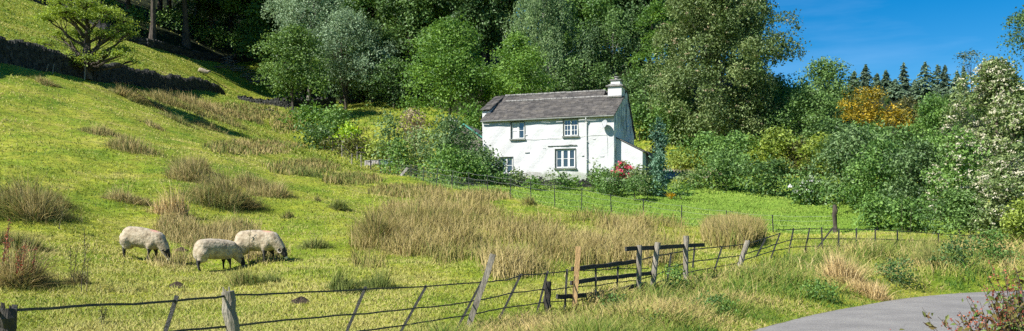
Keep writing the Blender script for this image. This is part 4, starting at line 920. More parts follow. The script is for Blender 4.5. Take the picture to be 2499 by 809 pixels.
S('dark bush on the slope directly behind the chimney', 'shrub', 1540, 96, 185, 60, pal='dark', nl=34, lr=.26)
# cypresses
for px, d, top, hw, lab in ((1608, 66, 280, 17, 'dark blue green columnar cypress, upper and farther one'), (1607, 56, 366, 20, 'blue green feathery cypress, lower and nearer one at the lawn edge')):
    plant('cypress_tree', lab, 'cypress', px, d, top, hw*(1.1 if d < 60 else 1), 'column', 'blue_pale' if d < 60 else 'blue', base=470 if d < 60 else 400, nl=60, lr=.34, fz=2.2, leaf=2.2, cover=4.5, up=.5, droop=.35, nb=3)
# garden plants in front of the cottage
for px, d, top, hw, pal, lab in [(1225,58.5,425,26,'mid','low green plant under the lower left window'),(1262,58.5,418,18,'olive','loose olive plant left of the garden bench'),(1300,57.5,434,24,'bright','small bright plant in front of the garden bench'),
   (1345,58,420,20,'olive','wispy plant left below the three light window'),(1372,58,426,22,'mid','low green plant centred under the three light window'),(1400,58,432,16,'bright','small bright plant left of the downpipe'),(1447,58.5,392,16,'olive','tall wispy plant right of the downpipe'),
   (1470,57.5,412,32,'mid','leafy green plant left of the pink hydrangea'),(1500,56,420,36,'dark','dark leafy plant before the right corner of the cottage'),(1560,56,410,30,'olive','olive plant right of the pink hydrangea'),(1548,54,434,38,'dark','dark low plant at the lawn edge left of the cypress'),(1585,56,430,20,'mid','small green plant beside the near cypress'),(1662,54,456,32,'mid','leafy green clump right of the yellow spiky plant')]:
    plant('garden_plant', lab, 'plant', px, d, top, hw, 'bush', pal, nl=16, lr=.36, leaf=2.1, cover=2.4 if 'wispy' not in lab else 1.2, bark='brown', nb=5, group='garden plants below the cottage', crown_name='foliage', base=470)
plant('hydrangea', 'pink flowering hydrangea at the right corner of the cottage', 'hydrangea', 1520, 58.3, 398, 30, 'bush', 'mid', nl=16, lr=.36, leaf=2.1, cover=2.2, blossom=('pink', 60, 4.4), crown_name='foliage', base=440)
def spiky(px, py, label, pal, n=46, h=.65, name='spiky_plant'):
    c = hit(px, py); rg = np.random.default_rng(5); mb = MB()
    for i in range(n):
        a = rg.uniform(0, 6.28); l = rg.uniform(.5, 1)*h; lean = rg.uniform(.2, 1.1); w = .022
        dv = np.array([math.cos(a), math.sin(a), 0]); sv = np.array([-math.sin(a), math.cos(a), 0])*w; t = np.array([0, .5, 1])
        P = dv*(t[:, None]*l*lean)+np.array([0, 0, 1])*(l*(t-.35*lean*t*t))[:, None]
        mb.add([P[0]-sv, P[0]+sv, P[1]+sv, P[1]-sv, P[2]], [(0, 1, 2, 3), (3, 2, 4)], rg.uniform(.3, .9))
    o = mb.build(name, PAL[pal], loc=c); tag(o, label, 'plant'); return o
spiky(1637, 487, 'yellow spiky plant at the lawn edge right of the near cypress', 'orange')
# red brown dock bush at the lower right corner beside the lane
PAL['dockleaf'] = leafmat('leaf_dock', (.16, .035, .02), (.17, .13, .04), (.13, .24, .045), .3)
def dockbush():
    rg = np.random.default_rng(9); c = np.array([4.72, 7.9, g(4.72, 7.9)]); root = empty('dock_bush', tuple(c), 0, 'red brown dock and bramble bush at the near right edge of the lane', 'bush')
    st = MB(); lf = MB(); sd = MB()
    for i in range(330):
        b = np.array([rg.normal(0, .34), rg.normal(0, .3), 0]); hh = rg.uniform(.6, 1.48)*(1-.45*abs(b[0])/.8); lean = rg.normal(0, .16, 2)+b[:2]*.35
        t = np.linspace(0, 1, 6); P = b+np.stack([lean[0]*t*t, lean[1]*t*t, hh*t], -1); st.tube(P, np.linspace(.006, .002, 6), 4, cap=False)
        n_ = 20; tt_ = rg.uniform(.12, .95, n_); Q = b+np.stack([lean[0]*tt_**2, lean[1]*tt_**2, hh*tt_], -1)+rg.normal(0, .035, (n_, 3)); leaf_quads(lf, Q, rg.standard_normal((n_, 3))+[0, -.3, .7], .07, .5+.2*rg.standard_normal(n_), rg, .5)
        if rg.random() < .55:
            n_ = 34; tt_ = rg.uniform(.5, 1, n_); Q = b+np.stack([lean[0]*tt_**2, lean[1]*tt_**2, hh*tt_], -1)+rg.normal(0, .012, (n_, 3)); leaf_quads(sd, Q, rg.standard_normal((n_, 3)), .022, .5+.25*rg.standard_normal(n_), rg, .8)
    st.build('stem', BARK['brown'], root); lf.build('foliage', PAL['dockleaf'], root); sd.build('seed_spray', PAL['red'], root)
dockbush()
print('LEAVES', LEAFBUDGET[0])
# ================================================================== dry stone walls
rs = np.random.default_rng(31)
def stone_mat():
    m, n, o = newmat('dry_stone'); L = n.links.new
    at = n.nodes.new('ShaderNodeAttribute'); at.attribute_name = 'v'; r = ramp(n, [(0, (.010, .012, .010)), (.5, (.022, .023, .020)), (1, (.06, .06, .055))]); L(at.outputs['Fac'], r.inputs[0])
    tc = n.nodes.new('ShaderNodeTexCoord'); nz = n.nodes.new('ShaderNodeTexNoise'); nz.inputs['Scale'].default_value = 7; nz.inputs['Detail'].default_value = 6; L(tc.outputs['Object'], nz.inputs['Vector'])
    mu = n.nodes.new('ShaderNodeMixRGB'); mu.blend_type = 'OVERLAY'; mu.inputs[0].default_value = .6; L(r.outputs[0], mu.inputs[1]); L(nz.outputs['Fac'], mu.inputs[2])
    p = n.nodes.new('ShaderNodeBsdfPrincipled'); p.inputs['Roughness'].default_value = .95; L(mu.outputs[0], p.inputs['Base Color']); L(p.outputs[0], o.inputs['Surface']); return m
M['drystone'] = stone_mat()
def stone(mb, c, dx, dy, dz, ax, v):
    s = np.array([(a, b, e) for a in (-1, 1) for b in (-1, 1) for e in (-1, 1)], float); s = s*(1+rs.uniform(-.28, .1, (8, 3))); s = s*np.array([dx, dy, dz])/2
    R = np.array([[ax[0], -ax[1], 0], [ax[1], ax[0], 0], [0, 0, 1]]); P = s@R.T+c
    mb.add(P, np.array([(0,1,3,2),(4,6,7,5),(0,4,5,1),(2,3,7,6),(0,2,6,4),(1,5,7,3)]), v)
def stone_wall(name, line, hts, label, th=.6, cs=.30, ruin=False):
    line = np.array(line, float); L_ = np.r_[0, np.cumsum(np.hypot(*np.diff(line, axis=0).T))]; mb = MB(); nst = int(L_[-1]/cs)
    for i in range(nst):
        s = (i+.5)*cs; x = np.interp(s, L_, line[:, 0]); y = np.interp(s, L_, line[:, 1]); x2 = np.interp(s+.3, L_, line[:, 0]); y2 = np.interp(s+.3, L_, line[:, 1])
        a = np.array([x2-x, y2-y]); a = a/max(np.hypot(*a), 1e-6) if np.hypot(*a) > 1e-4 else ax_
        ax_ = a; hh = np.interp(s, L_, hts)*(1+.06*math.sin(s*.9)+.04*math.sin(s*2.7)); gz = g(x, y)-.15; z = gz; nrm_ = np.array([-a[1], a[0]])
        while z < gz+hh:
            rh = rs.uniform(.12, .24)
            for sd in (-1, 1):
                t = th*(1-.35*(z-gz)/1.5)/2; c = np.array([x+a[0]*rs.uniform(-.1, .1)+nrm_[0]*sd*t*.5, y+a[1]*rs.uniform(-.1, .1)+nrm_[1]*sd*t*.5, z+rh/2])
                stone(mb, c, cs*rs.uniform(1.0, 1.4), t*rs.uniform(.95, 1.2), rh*1.08, a, rs.uniform(0, .9))
            z += rh
        if not ruin or rs.random() < .4: stone(mb, np.array([x, y, z+.08]), cs*rs.uniform(.4, .8), th*.62, rs.uniform(.14, .24), a, rs.uniform(.2, 1))
    o = mb.build(name, M['drystone']); tag(o, label, 'stone wall'); return o
WL = [W(*c)[:2] for c in [(-260,62,40),(-130,108,46),(0,152,52),(110,172,57.5),(220,192,63),(310,205,71),(400,218,80),(480,228,90),(545,240,100)]]
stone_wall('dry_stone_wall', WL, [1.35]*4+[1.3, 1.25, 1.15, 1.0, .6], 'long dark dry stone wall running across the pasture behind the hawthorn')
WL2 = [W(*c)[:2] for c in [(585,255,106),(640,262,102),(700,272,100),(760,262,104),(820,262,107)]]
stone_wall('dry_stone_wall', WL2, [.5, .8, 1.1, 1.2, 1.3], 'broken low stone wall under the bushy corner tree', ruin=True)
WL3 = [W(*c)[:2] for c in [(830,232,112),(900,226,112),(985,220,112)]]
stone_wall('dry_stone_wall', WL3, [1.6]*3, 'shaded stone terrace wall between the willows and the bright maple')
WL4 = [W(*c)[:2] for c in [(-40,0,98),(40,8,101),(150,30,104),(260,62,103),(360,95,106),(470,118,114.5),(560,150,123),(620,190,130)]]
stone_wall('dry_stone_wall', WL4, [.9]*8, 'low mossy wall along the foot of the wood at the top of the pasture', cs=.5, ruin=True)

# branch heap and fallen log on the hill
def heap(px, py, d, w, label, n=60):
    c = np.array(ground_at(px, d)); s = d/F; mb = MB()
    for i in range(n):
        a = c*0+np.array([rs.uniform(-w/2, w/2)*s, rs.uniform(-1.2, 1.2), 0]); a[2] = g(c[0]+a[0], c[1]+a[1])-c[2]+rs.uniform(0, .35); l = rs.uniform(.7, 2.6); th = rs.normal(0, .5)
        e = a+np.array([math.cos(th)*l, math.sin(th)*l, rs.uniform(-.3, .45)]); e[2] = max(e[2], g(c[0]+e[0], c[1]+e[1])-c[2]+.05)
        mb.tube([a, (a+e)/2+rs.normal(0, .08, 3), e], [rs.uniform(.02, .06), .04, .015], 5)
    o = mb.build('branch_heap', BARK['grey'], loc=tuple(c)); tag(o, label, 'branches')
heap(575, 172, 121, 90, 'heap of fallen grey branches on the hill below the wood', 70)
def log(px, d, l, r, label, rz=.2):
    c = ground_at(px, d); mb = MB(); mb.tube([(-l/2, 0, r*.6), (-l*.1, .05, r), (l*.2, 0, r*1.3), (l/2, .1, r*.8)], [r*.6, r, r*.8, r*.3], 8, jit=.1, rng=rs); mb.tube([(l*.1, 0, r), (l*.25, -.3, r*4)], [r*.4, r*.1], 5)
    o = mb.build('fallen_log', BARK['brown'], loc=c); o.rotation_euler.z = rz; tag(o, label, 'log')
log(530, 117, 2.6, .16, 'dark fallen log at the left end of the branch heap')
log(650, 92, 1.7, .13, 'dark fallen log on the brow left of the corner gate posts')

# ================================================================== fences
def timber(c1, c2, nm): return plainmat(nm, c1, c2, scale=3.5, rough=.85, bump=.6, bscale=22, stretch=(4, 4, .5), detail=8)
M['oldwood'] = timber((.17, .15, .115), (.36, .325, .26), 'old_timber'); M['darkwood'] = timber((.02, .018, .015), (.085, .075, .06), 'dark_timber')
M['newwood'] = timber((.42, .26, .11), (.56, .37, .17), 'new_timber'); M['tarred'] = plainmat('tarred_rail', (.022, .022, .02), (.06, .058, .052), scale=6, rough=.8, bump=.5, bscale=20, stretch=(1, 1, 3))
M['iron'] = plainmat('painted_iron', (.016, .018, .02), (.045, .047, .045), scale=30, rough=.55, c3=(.09, .075, .06), bump=.3)
M['wire'] = plainmat('galvanised_wire', (.22, .23, .22), (.30, .31, .30), rough=.5)
M['sheepnet'] = plainmat('net_wire', (.07, .08, .08), (.12, .13, .13), rough=.5)
DEPTH = np.array([(-60,5.2),(0,5.5),(560,8),(850,10.5),(1180,14.4),(1400,16.4),(1560,18.5),(1700,21.5),(1936,27.5),(2150,29),(2400,33),(2500,35)])
def fd(px): return float(np.interp(px, DEPTH[:, 0], DEPTH[:, 1]))
def FW(px, py, off=0): return np.array(W(px, py, fd(px)+off))
def flat_bar(mb, P, w, t, rng=None):
    """bar of rectangular section along P: w tall, t thick"""
    P = np.array(P, float); n_ = len(P); tg = nrm(np.gradient(P, axis=0)); up = np.array([0, 0, 1.]); sd = nrm(np.cross(tg, up+.0)); u2 = np.cross(sd, tg)
    V = []
    for p_, s_, u_ in zip(P, sd, u2): V += [p_-s_*t/2-u_*w/2, p_+s_*t/2-u_*w/2, p_+s_*t/2+u_*w/2, p_-s_*t/2+u_*w/2]
    Fs = [(4*i+a, 4*i+(a+1) % 4, 4*i+4+(a+1) % 4, 4*i+4+a) for i in range(n_-1) for a in range(4)]
    mb.add(V, Fs+[(0, 3, 2, 1), (4*n_-4, 4*n_-3, 4*n_-2, 4*n_-1)])
def upright(mb, a, b, w, t):
    a = np.array(a); b = np.array(b); d = nrm(b-a); sx_ = np.array([1., 0, 0]); sx_ = nrm(sx_-d*(sx_@d)); sy_ = np.cross(d, sx_); V = []
    for p_ in (a, b): V += [p_-sx_*w/2-sy_*t/2, p_+sx_*w/2-sy_*t/2, p_+sx_*w/2+sy_*t/2, p_-sx_*w/2+sy_*t/2]
    mb.add(V, np.array([(0,3,2,1),(4,5,6,7),(0,1,5,4),(1,2,6,5),(2,3,7,6),(3,0,4,7)]))
def dens(pts, k=4):
    pts = np.array(pts, float); t = np.linspace(0, len(pts)-1, (len(pts)-1)*k+1); return np.stack([np.interp(t, np.arange(len(pts)), pts[:, i]) for i in (0, 1)], -1)
fr = empty('metal_field_fence', tuple(FW(560, 809)), 0, 'old bent black iron rail fence leaning along the foreground beside the lane', 'fence')
O0 = np.array(fr.location)
rails = [
 [(-60,766),(0,760),(37,757),(220,746),(430,735),(560,722),(700,715),(890,707),(1035,700),(1165,690),(1200,688),(1235,684),(1272,672),(1335,668),(1385,662),(1415,661),(1455,660),(1500,656),(1583,656)],
 [(1567,634),(1600,625),(1638,619),(1695,609),(1762,603),(1815,597),(1837,592),(1870,581),(1904,570)],
 [(1893,562),(1936,560),(1976,559),(2047,560),(2090,560),(2154,562),(2250,568),(2390,578)],
 [(330,826),(430,809),(560,797),(700,782),(860,768),(1000,755),(1100,744),(1148,736),(1183,731),(1246,716),(1324,707),(1350,708),(1382,703),(1410,700),(1462,697),(1507,689),(1558,684),(1600,672),(1620,664)],
 [(1632,653),(1691,639),(1752,631),(1802,625),(1857,609),(1895,596),(1936,584),(1990,583),(2134,584),(2250,588),(2390,592)],
 [(760,830),(880,809),(1000,792),(1100,776),(1132,771),(1164,766),(1228,752),(1308,742),(1337,737),(1382,735),(1407,735),(1452,726),(1516,713),(1580,702),(1620,683)],
 [(1640,676),(1695,662),(1746,653),(1798,643),(1822,633),(1885,613),(1936,604),(2000,601),(2114,601),(2250,604)],
 [(1085,812),(1110,806),(1154,800),(1215,781),(1250,780),(1282,781),(1324,768),(1345,766)]]
for r_ in rails:
    mb = MB(); q = dens(r_); P = np.array([FW(a, b) for a, b in q])-O0; P[:, 2] += rs.normal(0, .003, len(P)); flat_bar(mb, P, .018 if r_[0][0] < 1500 else .026, .014); mb.build('rail', M['iron'], fr)
ups = [((432,722),(403,812)),((893,700),(845,812)),((1041,697),(977,812)),((1176,687),(1110,812)),((1272,669),(1217,782)),((1337,661),(1308,772)),((1384,657),(1378,757)),((1454,653),(1454,748)),((1508,651),(1505,726)),((1638,617),(1633,660)),((1631,656),(1629,690)),((1695,603),(1691,650)),((1762,603),(1745,655)),
       ((1870,580),(1847,624)),((1904,569),(1882,628)),((1937,557),(1925,615)),((1976,557),(1965,611)),((2005,555),(2007,608)),((2047,558),(2047,606)),((2090,557),(2090,598)),((2136,560),(2136,592)),((2190,563),(2190,606)),((2290,569),(2290,606)),((2370,575),(2370,612)),((36,744),(32,815)),((1990,612),(2030,560))]
for (a, b), (c, e) in ups:
    off = -.02; A = FW(a, b, off)-O0; B = FW(a, e, off)-O0; B = B+np.array([(c-a)/F*fd(a), 0, 0]); mb = MB(); upright(mb, B-(A-B)*.08, A, .030+.0006*fd(a), .012); mb.build('upright', M['iron'], fr)

def wpost(px0, py0, px1, py1, wpx, label, mat, off=-.09, name='fence_post', round_=False, rough=0, ext=.25, jag=0):
    """top (px0,py0) to foot (px1,py1)"""
    d = fd(px1)+off; A = np.array(W(px0, py0, d)); B = np.array(W(px1, py1, d)); w = wpx/F*d; dirn = nrm(A-B); B = B-dirn*ext; mb = MB(); n_ = 9; k = 10 if round_ else 4
    P = B+(A-B)*np.linspace(0, 1, n_)[:, None]; P[1:-1] += rs.normal(0, .006+rough, (n_-2, 3)); P = P-B
    rad = np.full(n_, w/2*(1.0 if round_ else 1.18)); rad *= 1+rs.normal(0, .03+rough*3, n_)
    mb.tube(P, rad, k, jit=.02+rough*2, rng=rs)
    if jag:
        for q in range(5): a_ = rs.uniform(0, 6.28); c_ = P[-1]+np.array([math.cos(a_)*w*.3, math.sin(a_)*w*.3, 0]); mb.tube([c_-dirn*.1, c_+dirn*rs.uniform(.02, .05)], [w*.16, w*.05], 4)
    o = mb.build(name, M[mat], loc=tuple(B)); tag(o, label, 'fence post', 'wooden posts along the lane fence'); return o
wpost(17, 757, 17, 840, 40, 'dark rotten post stump at the left edge holding the top rail', 'darkwood', -.06, round_=True, rough=.004, jag=1)
wpost(556, 712, 569, 830, 33, 'thick weathered post with a split top in the left half of the fence', 'oldwood', -.09, round_=True, rough=.004, jag=1)
wpost(1203, 621, 1133, 830, 17, 'long weathered board stake leaning right against the fence', 'oldwood', -.08)
wpost(1338, 688, 1335, 775, 18, 'short rotten dark post stump just left of the new orange post', 'darkwood', -.05, round_=True, rough=.006, jag=1)
# timber repair: new post, grey posts, rails
tf = empty('timber_fence', tuple(FW(1480, 740)), 0, 'patched timber section of posts and dark rails mending the iron fence', 'fence'); T0 = np.array(tf.location)
def tpost(px0, py0, px1, py1, wpx, mat, off, label=None):
    d = fd((px0+px1)/2)+off; A = np.array(W(px0, py0, d)); B = np.array(W(px1, py1, d)); w = wpx/F*d; B = B-nrm(A-B)*.25; mb = MB(); n_ = 8; P = B+(A-B)*np.linspace(0, 1, n_)[:, None]-T0
    P[1:-1] += rs.normal(0, .004, (n_-2, 3)); mb.tube(P, w/2*1.2, 4 if mat == 'newwood' else 9, jit=.03, rng=rs); o = mb.build('post', M[mat], tf); tag(o, label); return o
tpost(1411, 602, 1401, 757, 14, 'newwood', -.12, 'new orange square post')
tpost(1561, 599, 1559, 716, 11, 'oldwood', -.16); tpost(1606, 592, 1590, 714, 12, 'oldwood', -.2); tpost(1675, 576, 1673, 682, 11, 'oldwood', -.2)
def trail(pts, hpx, off, mat='tarred'):
    mb = MB(); q = dens(pts, 5); P = np.array([FW(a, b, off) for a, b in q])-T0; P[:, 2] += rs.normal(0, .004, len(P)); flat_bar(mb, P, hpx/F*fd(pts[1][0]), .045); mb.build('rail', M[mat], tf)
trail([(1396,657),(1480,648),(1558,638)], 10, .02); trail([(1393,692),(1450,682),(1520,675),(1590,667)], 10, .05); trail([(1359,725),(1400,724),(1460,717),(1520,706),(1576,692)], 11, .03)
trail([(1527,608),(1600,605),(1660,601),(1718,598)], 10, -.08)
wpost(1825, 589, 1802, 657, 13, 'short split grey post leaning in the bend of the fence', 'oldwood', -.1, round_=True, rough=.004, jag=1)
# post and carved stump at the end of the lawn
c = W(2037, 556, 40.5); gz = g(c[0], 40.5)
mb = MB(); s_ = 40.5/F
mb.tube([(0, 0, -.3), (.03, 0, .35), (-.03, 0, .8), (.02, 0, 1.05), (0, 0, W(0,500,40.5)[2]-gz)], [.12, .09, .08, .13, .08], 9, jit=.16, rng=rs); o = mb.build('tree_stump', BARK['brown'], loc=(c[0], 40.5, gz)); tag(o, 'grey knobbly tree stump standing at the right end of the lawn', 'stump')

# wire fence below the cottage
wf = empty('wire_fence', (FENCE2[3][0], FENCE2[3][1], g(*FENCE2[3])), 0, 'thin wire fence on slim black posts between rough pasture and cottage lawn', 'fence'); w0 = np.array(wf.location)
wp = [(930,398,426,68),(942,398,428,66.5),(980,402,436,62),(1003,405,441,59.5),(1033,408,447,56),(1065,411,454,53),(1103,416,461,51),(1145,421,468,49.5),(1190,427,476,48),(1246,436,487,47.3),(1296,444,492,46.6),(1354,450,508,46),(1419,460,520,45.6),(1492,475,522,45),(1570,487,527,44.6),(1663,501,545,44),(1771,514,565,43),(1887,527,566,42),(2042,533,584,40.6)]
tops = []
for px, yt, yb, d in wp:
    x = (px-CX)/F*d; gz = g(x, d); zt = CAMZ+(HY-yt)/F*d; zt = min(max(zt, gz+.85), gz+1.35); mb = MB(); lean = rs.normal(0, .03); mb.box((-.022, -.022, -.2), (.022, .022, zt-gz)); p_ = mb.build('post', M['black'], wf); p_.location = np.array([x, d, gz])-w0; p_.rotation_euler = (0, lean, 0)
    tops.append((x+lean*(zt-gz), d, gz, zt))
tops = np.array(tops)
for k_, fr_ in enumerate((.97, .72, .45, .2)):
    mb = MB(); P = []
    for (xa, ya, ga, za), (xb, yb_, gb, zb) in zip(tops[:-1], tops[1:]):
        for t in np.linspace(0, 1, 5)[:-1]: P.append((xa+(xb-xa)*t, ya+(yb_-ya)*t, (ga+(za-ga)*fr_)*(1-t)+(gb+(zb-gb)*fr_)*t-.05*math.sin(t*math.pi)))
    P.append((xb, yb_, gb+(zb-gb)*fr_)); mb.tube(np.array(P)-w0, .005 if k_ < 2 else .0035, 4); mb.build('wire', M['wire'], wf)
mb = MB()   # sheep netting on the left part
T = tops[:9]
for (xa, ya, ga, za), (xb, yb_, gb, zb) in zip(T[:-1], T[1:]):
    n_ = 10
    for i in range(n_):
        t = i/n_; p0 = np.array([xa+(xb-xa)*t, ya+(yb_-ya)*t, ga+(gb-ga)*t]); mb.tube([p0-w0, p0+[0, 0, .72]-w0], .004, 3)
    for h_ in (.12, .26, .4, .55, .7): mb.tube([np.array([xa, ya, ga+h_])-w0, np.array([xb, yb_, gb+h_])-w0], .004, 3)
mb.build('netting', M['sheepnet'], wf)
# stock fence along the brow
bf = empty('brow_fence', ground_at(780, 80), 0, 'grey stake and wire stock fence running up the brow to the field corner', 'fence'); b0_ = np.array(bf.location)
bp = [(672,104),(680,101),(697,97),(715,94),(735,90),(752,87),(772,84),(792,81),(812,79),(835,76.5),(858,74),(882,72),(905,70),(930,68)]; prev = None; nets = MB()
for px, d in bp:
    x = (px-CX)/F*d; gz = g(x, d); mb = MB(); mb.tube([(0, 0, -.2), (rs.normal(0, .04), 0, 1.05)], [.055, .05], 6, jit=.06, rng=rs); o = mb.build('post', M['oldwood' if rs.random() < .5 else 'darkwood'], bf); o.location = np.array([x, d, gz])-b0_
    if prev is not None:
        for h_ in (.25, .5, .75, 1.0): nets.tube([prev+[0, 0, h_], np.array([x, d, gz])+[0, 0, h_]-b0_], .008, 3)
    prev = np.array([x, d, gz])-b0_
nets.build('wire', M['sheepnet'], bf)
# two thin stakes by the hawthorn, one by the wall, rails on the far bank
for px0, py0, px1, py1, d, w_, lab in ((118,157,111,176,57,.035,'thin leaning stake left of the hawthorn, left one of two'),(131,157,127,177,57,.035,'thin stake left of the hawthorn, right one of two'),(208,160,206,196,60.5,.05,'pale stake leaning at the hawthorn trunk'),(438,200,438,214,84,.05,'small stake against the right part of the long wall')):
    A = np.array(W(px0, py0, d)); x = (px1-CX)/F*d; B = np.array([x, d, g(x, d)-.1]); mb = MB(); mb.tube([B-B, A-B], w_, 6); o = mb.build('stake', M['oldwood'], loc=tuple(B)); tag(o, lab, 'stake')
d = 76; r0 = empty('rail_fence', ground_at(915, d), 0, 'short wooden rail fence with a pale post on the bank above the shed', 'fence'); q0 = np.array(r0.location)
for px in (872, 916, 962): x, _, z = ground_at(px, d); mb = MB(); mb.tube([(0, 0, -.2), (0, 0, 1.25)], .06, 6); o = mb.build('post', M['oldwood'], r0); o.location = np.array([x, d, z])-q0
for h_ in (.65, 1.08):
    mb = MB(); flat_bar(mb, [np.array(ground_at(px, d, h_))-q0 for px in (868, 916, 968)], .10, .04); mb.build('rail', M['darkwood'], r0)
# leaning plank at the wire fence, garden bench, terrace wall, drive
A = np.array(W(995, 410, 61)); B = np.array(W(972, 436, 61)); mb = MB(); upright(mb, B-B, A-B, .16, .04); o = mb.build('plank', M['weatherboard'], loc=tuple(B)); tag(o, 'pale leaning plank behind the wire fence right of the garden shed', 'plank')
bl = fac(1277, 428, -.9); br = fac(1319, 428, -.9); bx0, bx1 = bl[0], br[0]; bt = fac(1298, 422, -.9)[1]
bw = LP+ux*bx0-uy*.9; bench = empty('garden_bench', (bw[0], bw[1], HB+bt-.92), HA, 'grey slatted garden bench standing against the front wall of the cottage', 'bench'); BW = bx1-bx0
mb = MB(); x = .05
while x < BW-.05: mb.box((x, .0, .46), (x+.04, .02, .86)); x += .085
mb.build('backrest', M['benchwood'] if 'benchwood' in M else M.setdefault('benchwood', timber((.30, .29, .27), (.46, .44, .41), 'bench_timber')), bench)
mb = MB(); t = np.linspace(0, 1, 9); flat_bar(mb, [(BW*a, .01, .88+.05*math.sin(a*math.pi)) for a in t], .07, .04); flat_bar(mb, [(0, .01, .43), (BW, .01, .43)], .05, .04); mb.build('back_rail', M['benchwood'], bench)
mb = MB()
for i in range(5): mb.box((0, -.45+.09*i, .40), (BW, -.38+.09*i, .425))
mb.build('seat', M['benchwood'], bench)
for x_ in (0.0, BW-.06):
    for y_, h_ in ((-.45, .6), (.035, .9)): mb = MB(); mb.box((x_, y_, 0), (x_+.06, y_+.05, h_ if h_ < .7 else .42)); mb.build('leg', M['benchwood'], bench)
    mb = MB(); mb.box((x_, -.47, .602), (x_+.06, -.02, .64)); mb.build('armrest', M['benchwood'], bench)
tl = [tuple(LP+ux*a-uy*b) for a, b in ((.5, 2.6), (4, 2.7), (8, 2.6), (11, 2.5), (13.0, 2.0))]
stone_wall('terrace_wall', tl, [.45]*5, 'low stone edging wall below the garden plants of the cottage', th=.35, cs=.25, ruin=True)
# pinkish gravel drive behind the near cypress
M['gravel'] = plainmat('gravel', (.26, .20, .17), (.42, .35, .31), scale=8, rough=1, bump=.6)
dv = [(1590, 69), (1700, 68.5), (1830, 70)]; mb = MB(); V = []
for px in np.linspace(1575, 1830, 24):
    for dd in (66.5, 68, 70, 72): x = (px-CX)/F*69; V.append((x, dd, g(x, dd)+.05))
mb.add(V, np.array([(i*4+j, i*4+4+j, i*4+5+j, i*4+1+j) for i in range(23) for j in range(3)])); tag(mb.build('gravel_drive', M['gravel']), 'pinkish gravel drive right of the cottage', 'drive', kind='structure')

# ================================================================== sheep
def sheep_mat():
    m, n, o = newmat('sheep_coat'); L = n.links.new
    a1 = n.nodes.new('ShaderNodeAttribute'); a1.attribute_name = 'v'; a2 = n.nodes.new('ShaderNodeAttribute'); a2.attribute_name = 'mark'
    tc = n.nodes.new('ShaderNodeTexCoord'); nz = n.nodes.new('ShaderNodeTexNoise'); nz.inputs['Scale'].default_value = 9; nz.inputs['Detail'].default_value = 7; L(tc.outputs['Object'], nz.inputs['Vector'])
    w = ramp(n, [(.3, (.20, .155, .10)), (.48, (.36, .295, .20)), (.68, (.47, .40, .29))]); L(nz.outputs['Fac'], w.inputs[0])
    mm = n.nodes.new('ShaderNodeMixRGB'); mm.inputs[2].default_value = (.62, .20, .13, 1); L(a2.outputs['Fac'], mm.inputs[0]); L(w.outputs[0], mm.inputs[1])
    sk = ramp(n, [(0, (.012, .012, .012)), (.85, (.03, .028, .026)), (1, (.55, .52, .48))]); L(a1.outputs['Fac'], sk.inputs[0])   # v 1 = pale muzzle
    cmp_ = n.nodes.new('ShaderNodeMath'); cmp_.operation = 'GREATER_THAN'; cmp_.inputs[1].default_value = .22; L(a1.outputs['Fac'], cmp_.inputs[0])
    mx = n.nodes.new('ShaderNodeMixRGB'); L(cmp_.outputs[0], mx.inputs[0]); L(mm.outputs[0], mx.inputs[1]); L(sk.outputs[0], mx.inputs[2])
    p = n.nodes.new('ShaderNodeBsdfPrincipled'); p.inputs['Roughness'].default_value = 1; p.inputs['Specular IOR Level'].default_value = .1; p.inputs['Sheen Weight'].default_value = .3; L(mx.outputs[0], p.inputs['Base Color'])
    n2 = n.nodes.new('ShaderNodeTexNoise'); n2.inputs['Scale'].default_value = 19; n2.inputs['Detail'].default_value = 4; L(tc.outputs['Object'], n2.inputs['Vector'])
    b = n.nodes.new('ShaderNodeBump'); b.inputs['Strength'].default_value = .9; b.inputs['Distance'].default_value = .026; L(n2.outputs['Fac'], b.inputs['Height']); L(b.outputs[0], p.inputs['Normal']); L(p.outputs[0], o.inputs['Surface']); return m
M['sheep'] = sheep_mat(); M['horn'] = plainmat('horn', (.24, .21, .16), (.34, .30, .24), scale=20, rough=.6)
def ball(mb, c, r, sc=(1, 1, 1)):
    n1, n2 = 10, 14; V = [(c[0], c[1], c[2]+r*sc[2])]
    for i in range(1, n1):
        for j in range(n2): a = math.pi*i/n1; b = 6.28318*j/n2; V.append((c[0]+r*sc[0]*math.sin(a)*math.cos(b), c[1]+r*sc[1]*math.sin(a)*math.sin(b), c[2]+r*sc[2]*math.cos(a)))
    V.append((c[0], c[1], c[2]-r*sc[2])); Fc = [(0, 1+j, 1+(j+1) % n2) for j in range(n2)]+[(1+(i-1)*n2+j, 1+i*n2+j, 1+i*n2+(j+1) % n2, 1+(i-1)*n2+(j+1) % n2) for i in range(1, n1-1) for j in range(n2)]
    e = 1+(n1-1)*n2; Fc += [(e, 1+(n1-2)*n2+(j+1) % n2, 1+(n1-2)*n2+j) for j in range(n2)]; mb.add(V, Fc)
def chain(mb, pts, rad):
    pts = np.array(pts, float)
    for i in range(len(pts)-1):
        k = max(2, int(np.linalg.norm(pts[i+1]-pts[i])/.018))
        for t in np.linspace(0, 1, k): ball(mb, pts[i]+(pts[i+1]-pts[i])*t, rad[i]+(rad[i+1]-rad[i])*t)
def segd(P, pts):
    best = np.full(len(P), 9.)
    for a, b in zip(pts[:-1], pts[1:]):
        a = np.array(a); b = np.array(b); t = np.clip(((P-a)@(b-a))/((b-a)@(b-a)), 0, 1); best = np.minimum(best, np.linalg.norm(P-a-t[:, None]*(b-a), axis=1))
    return best
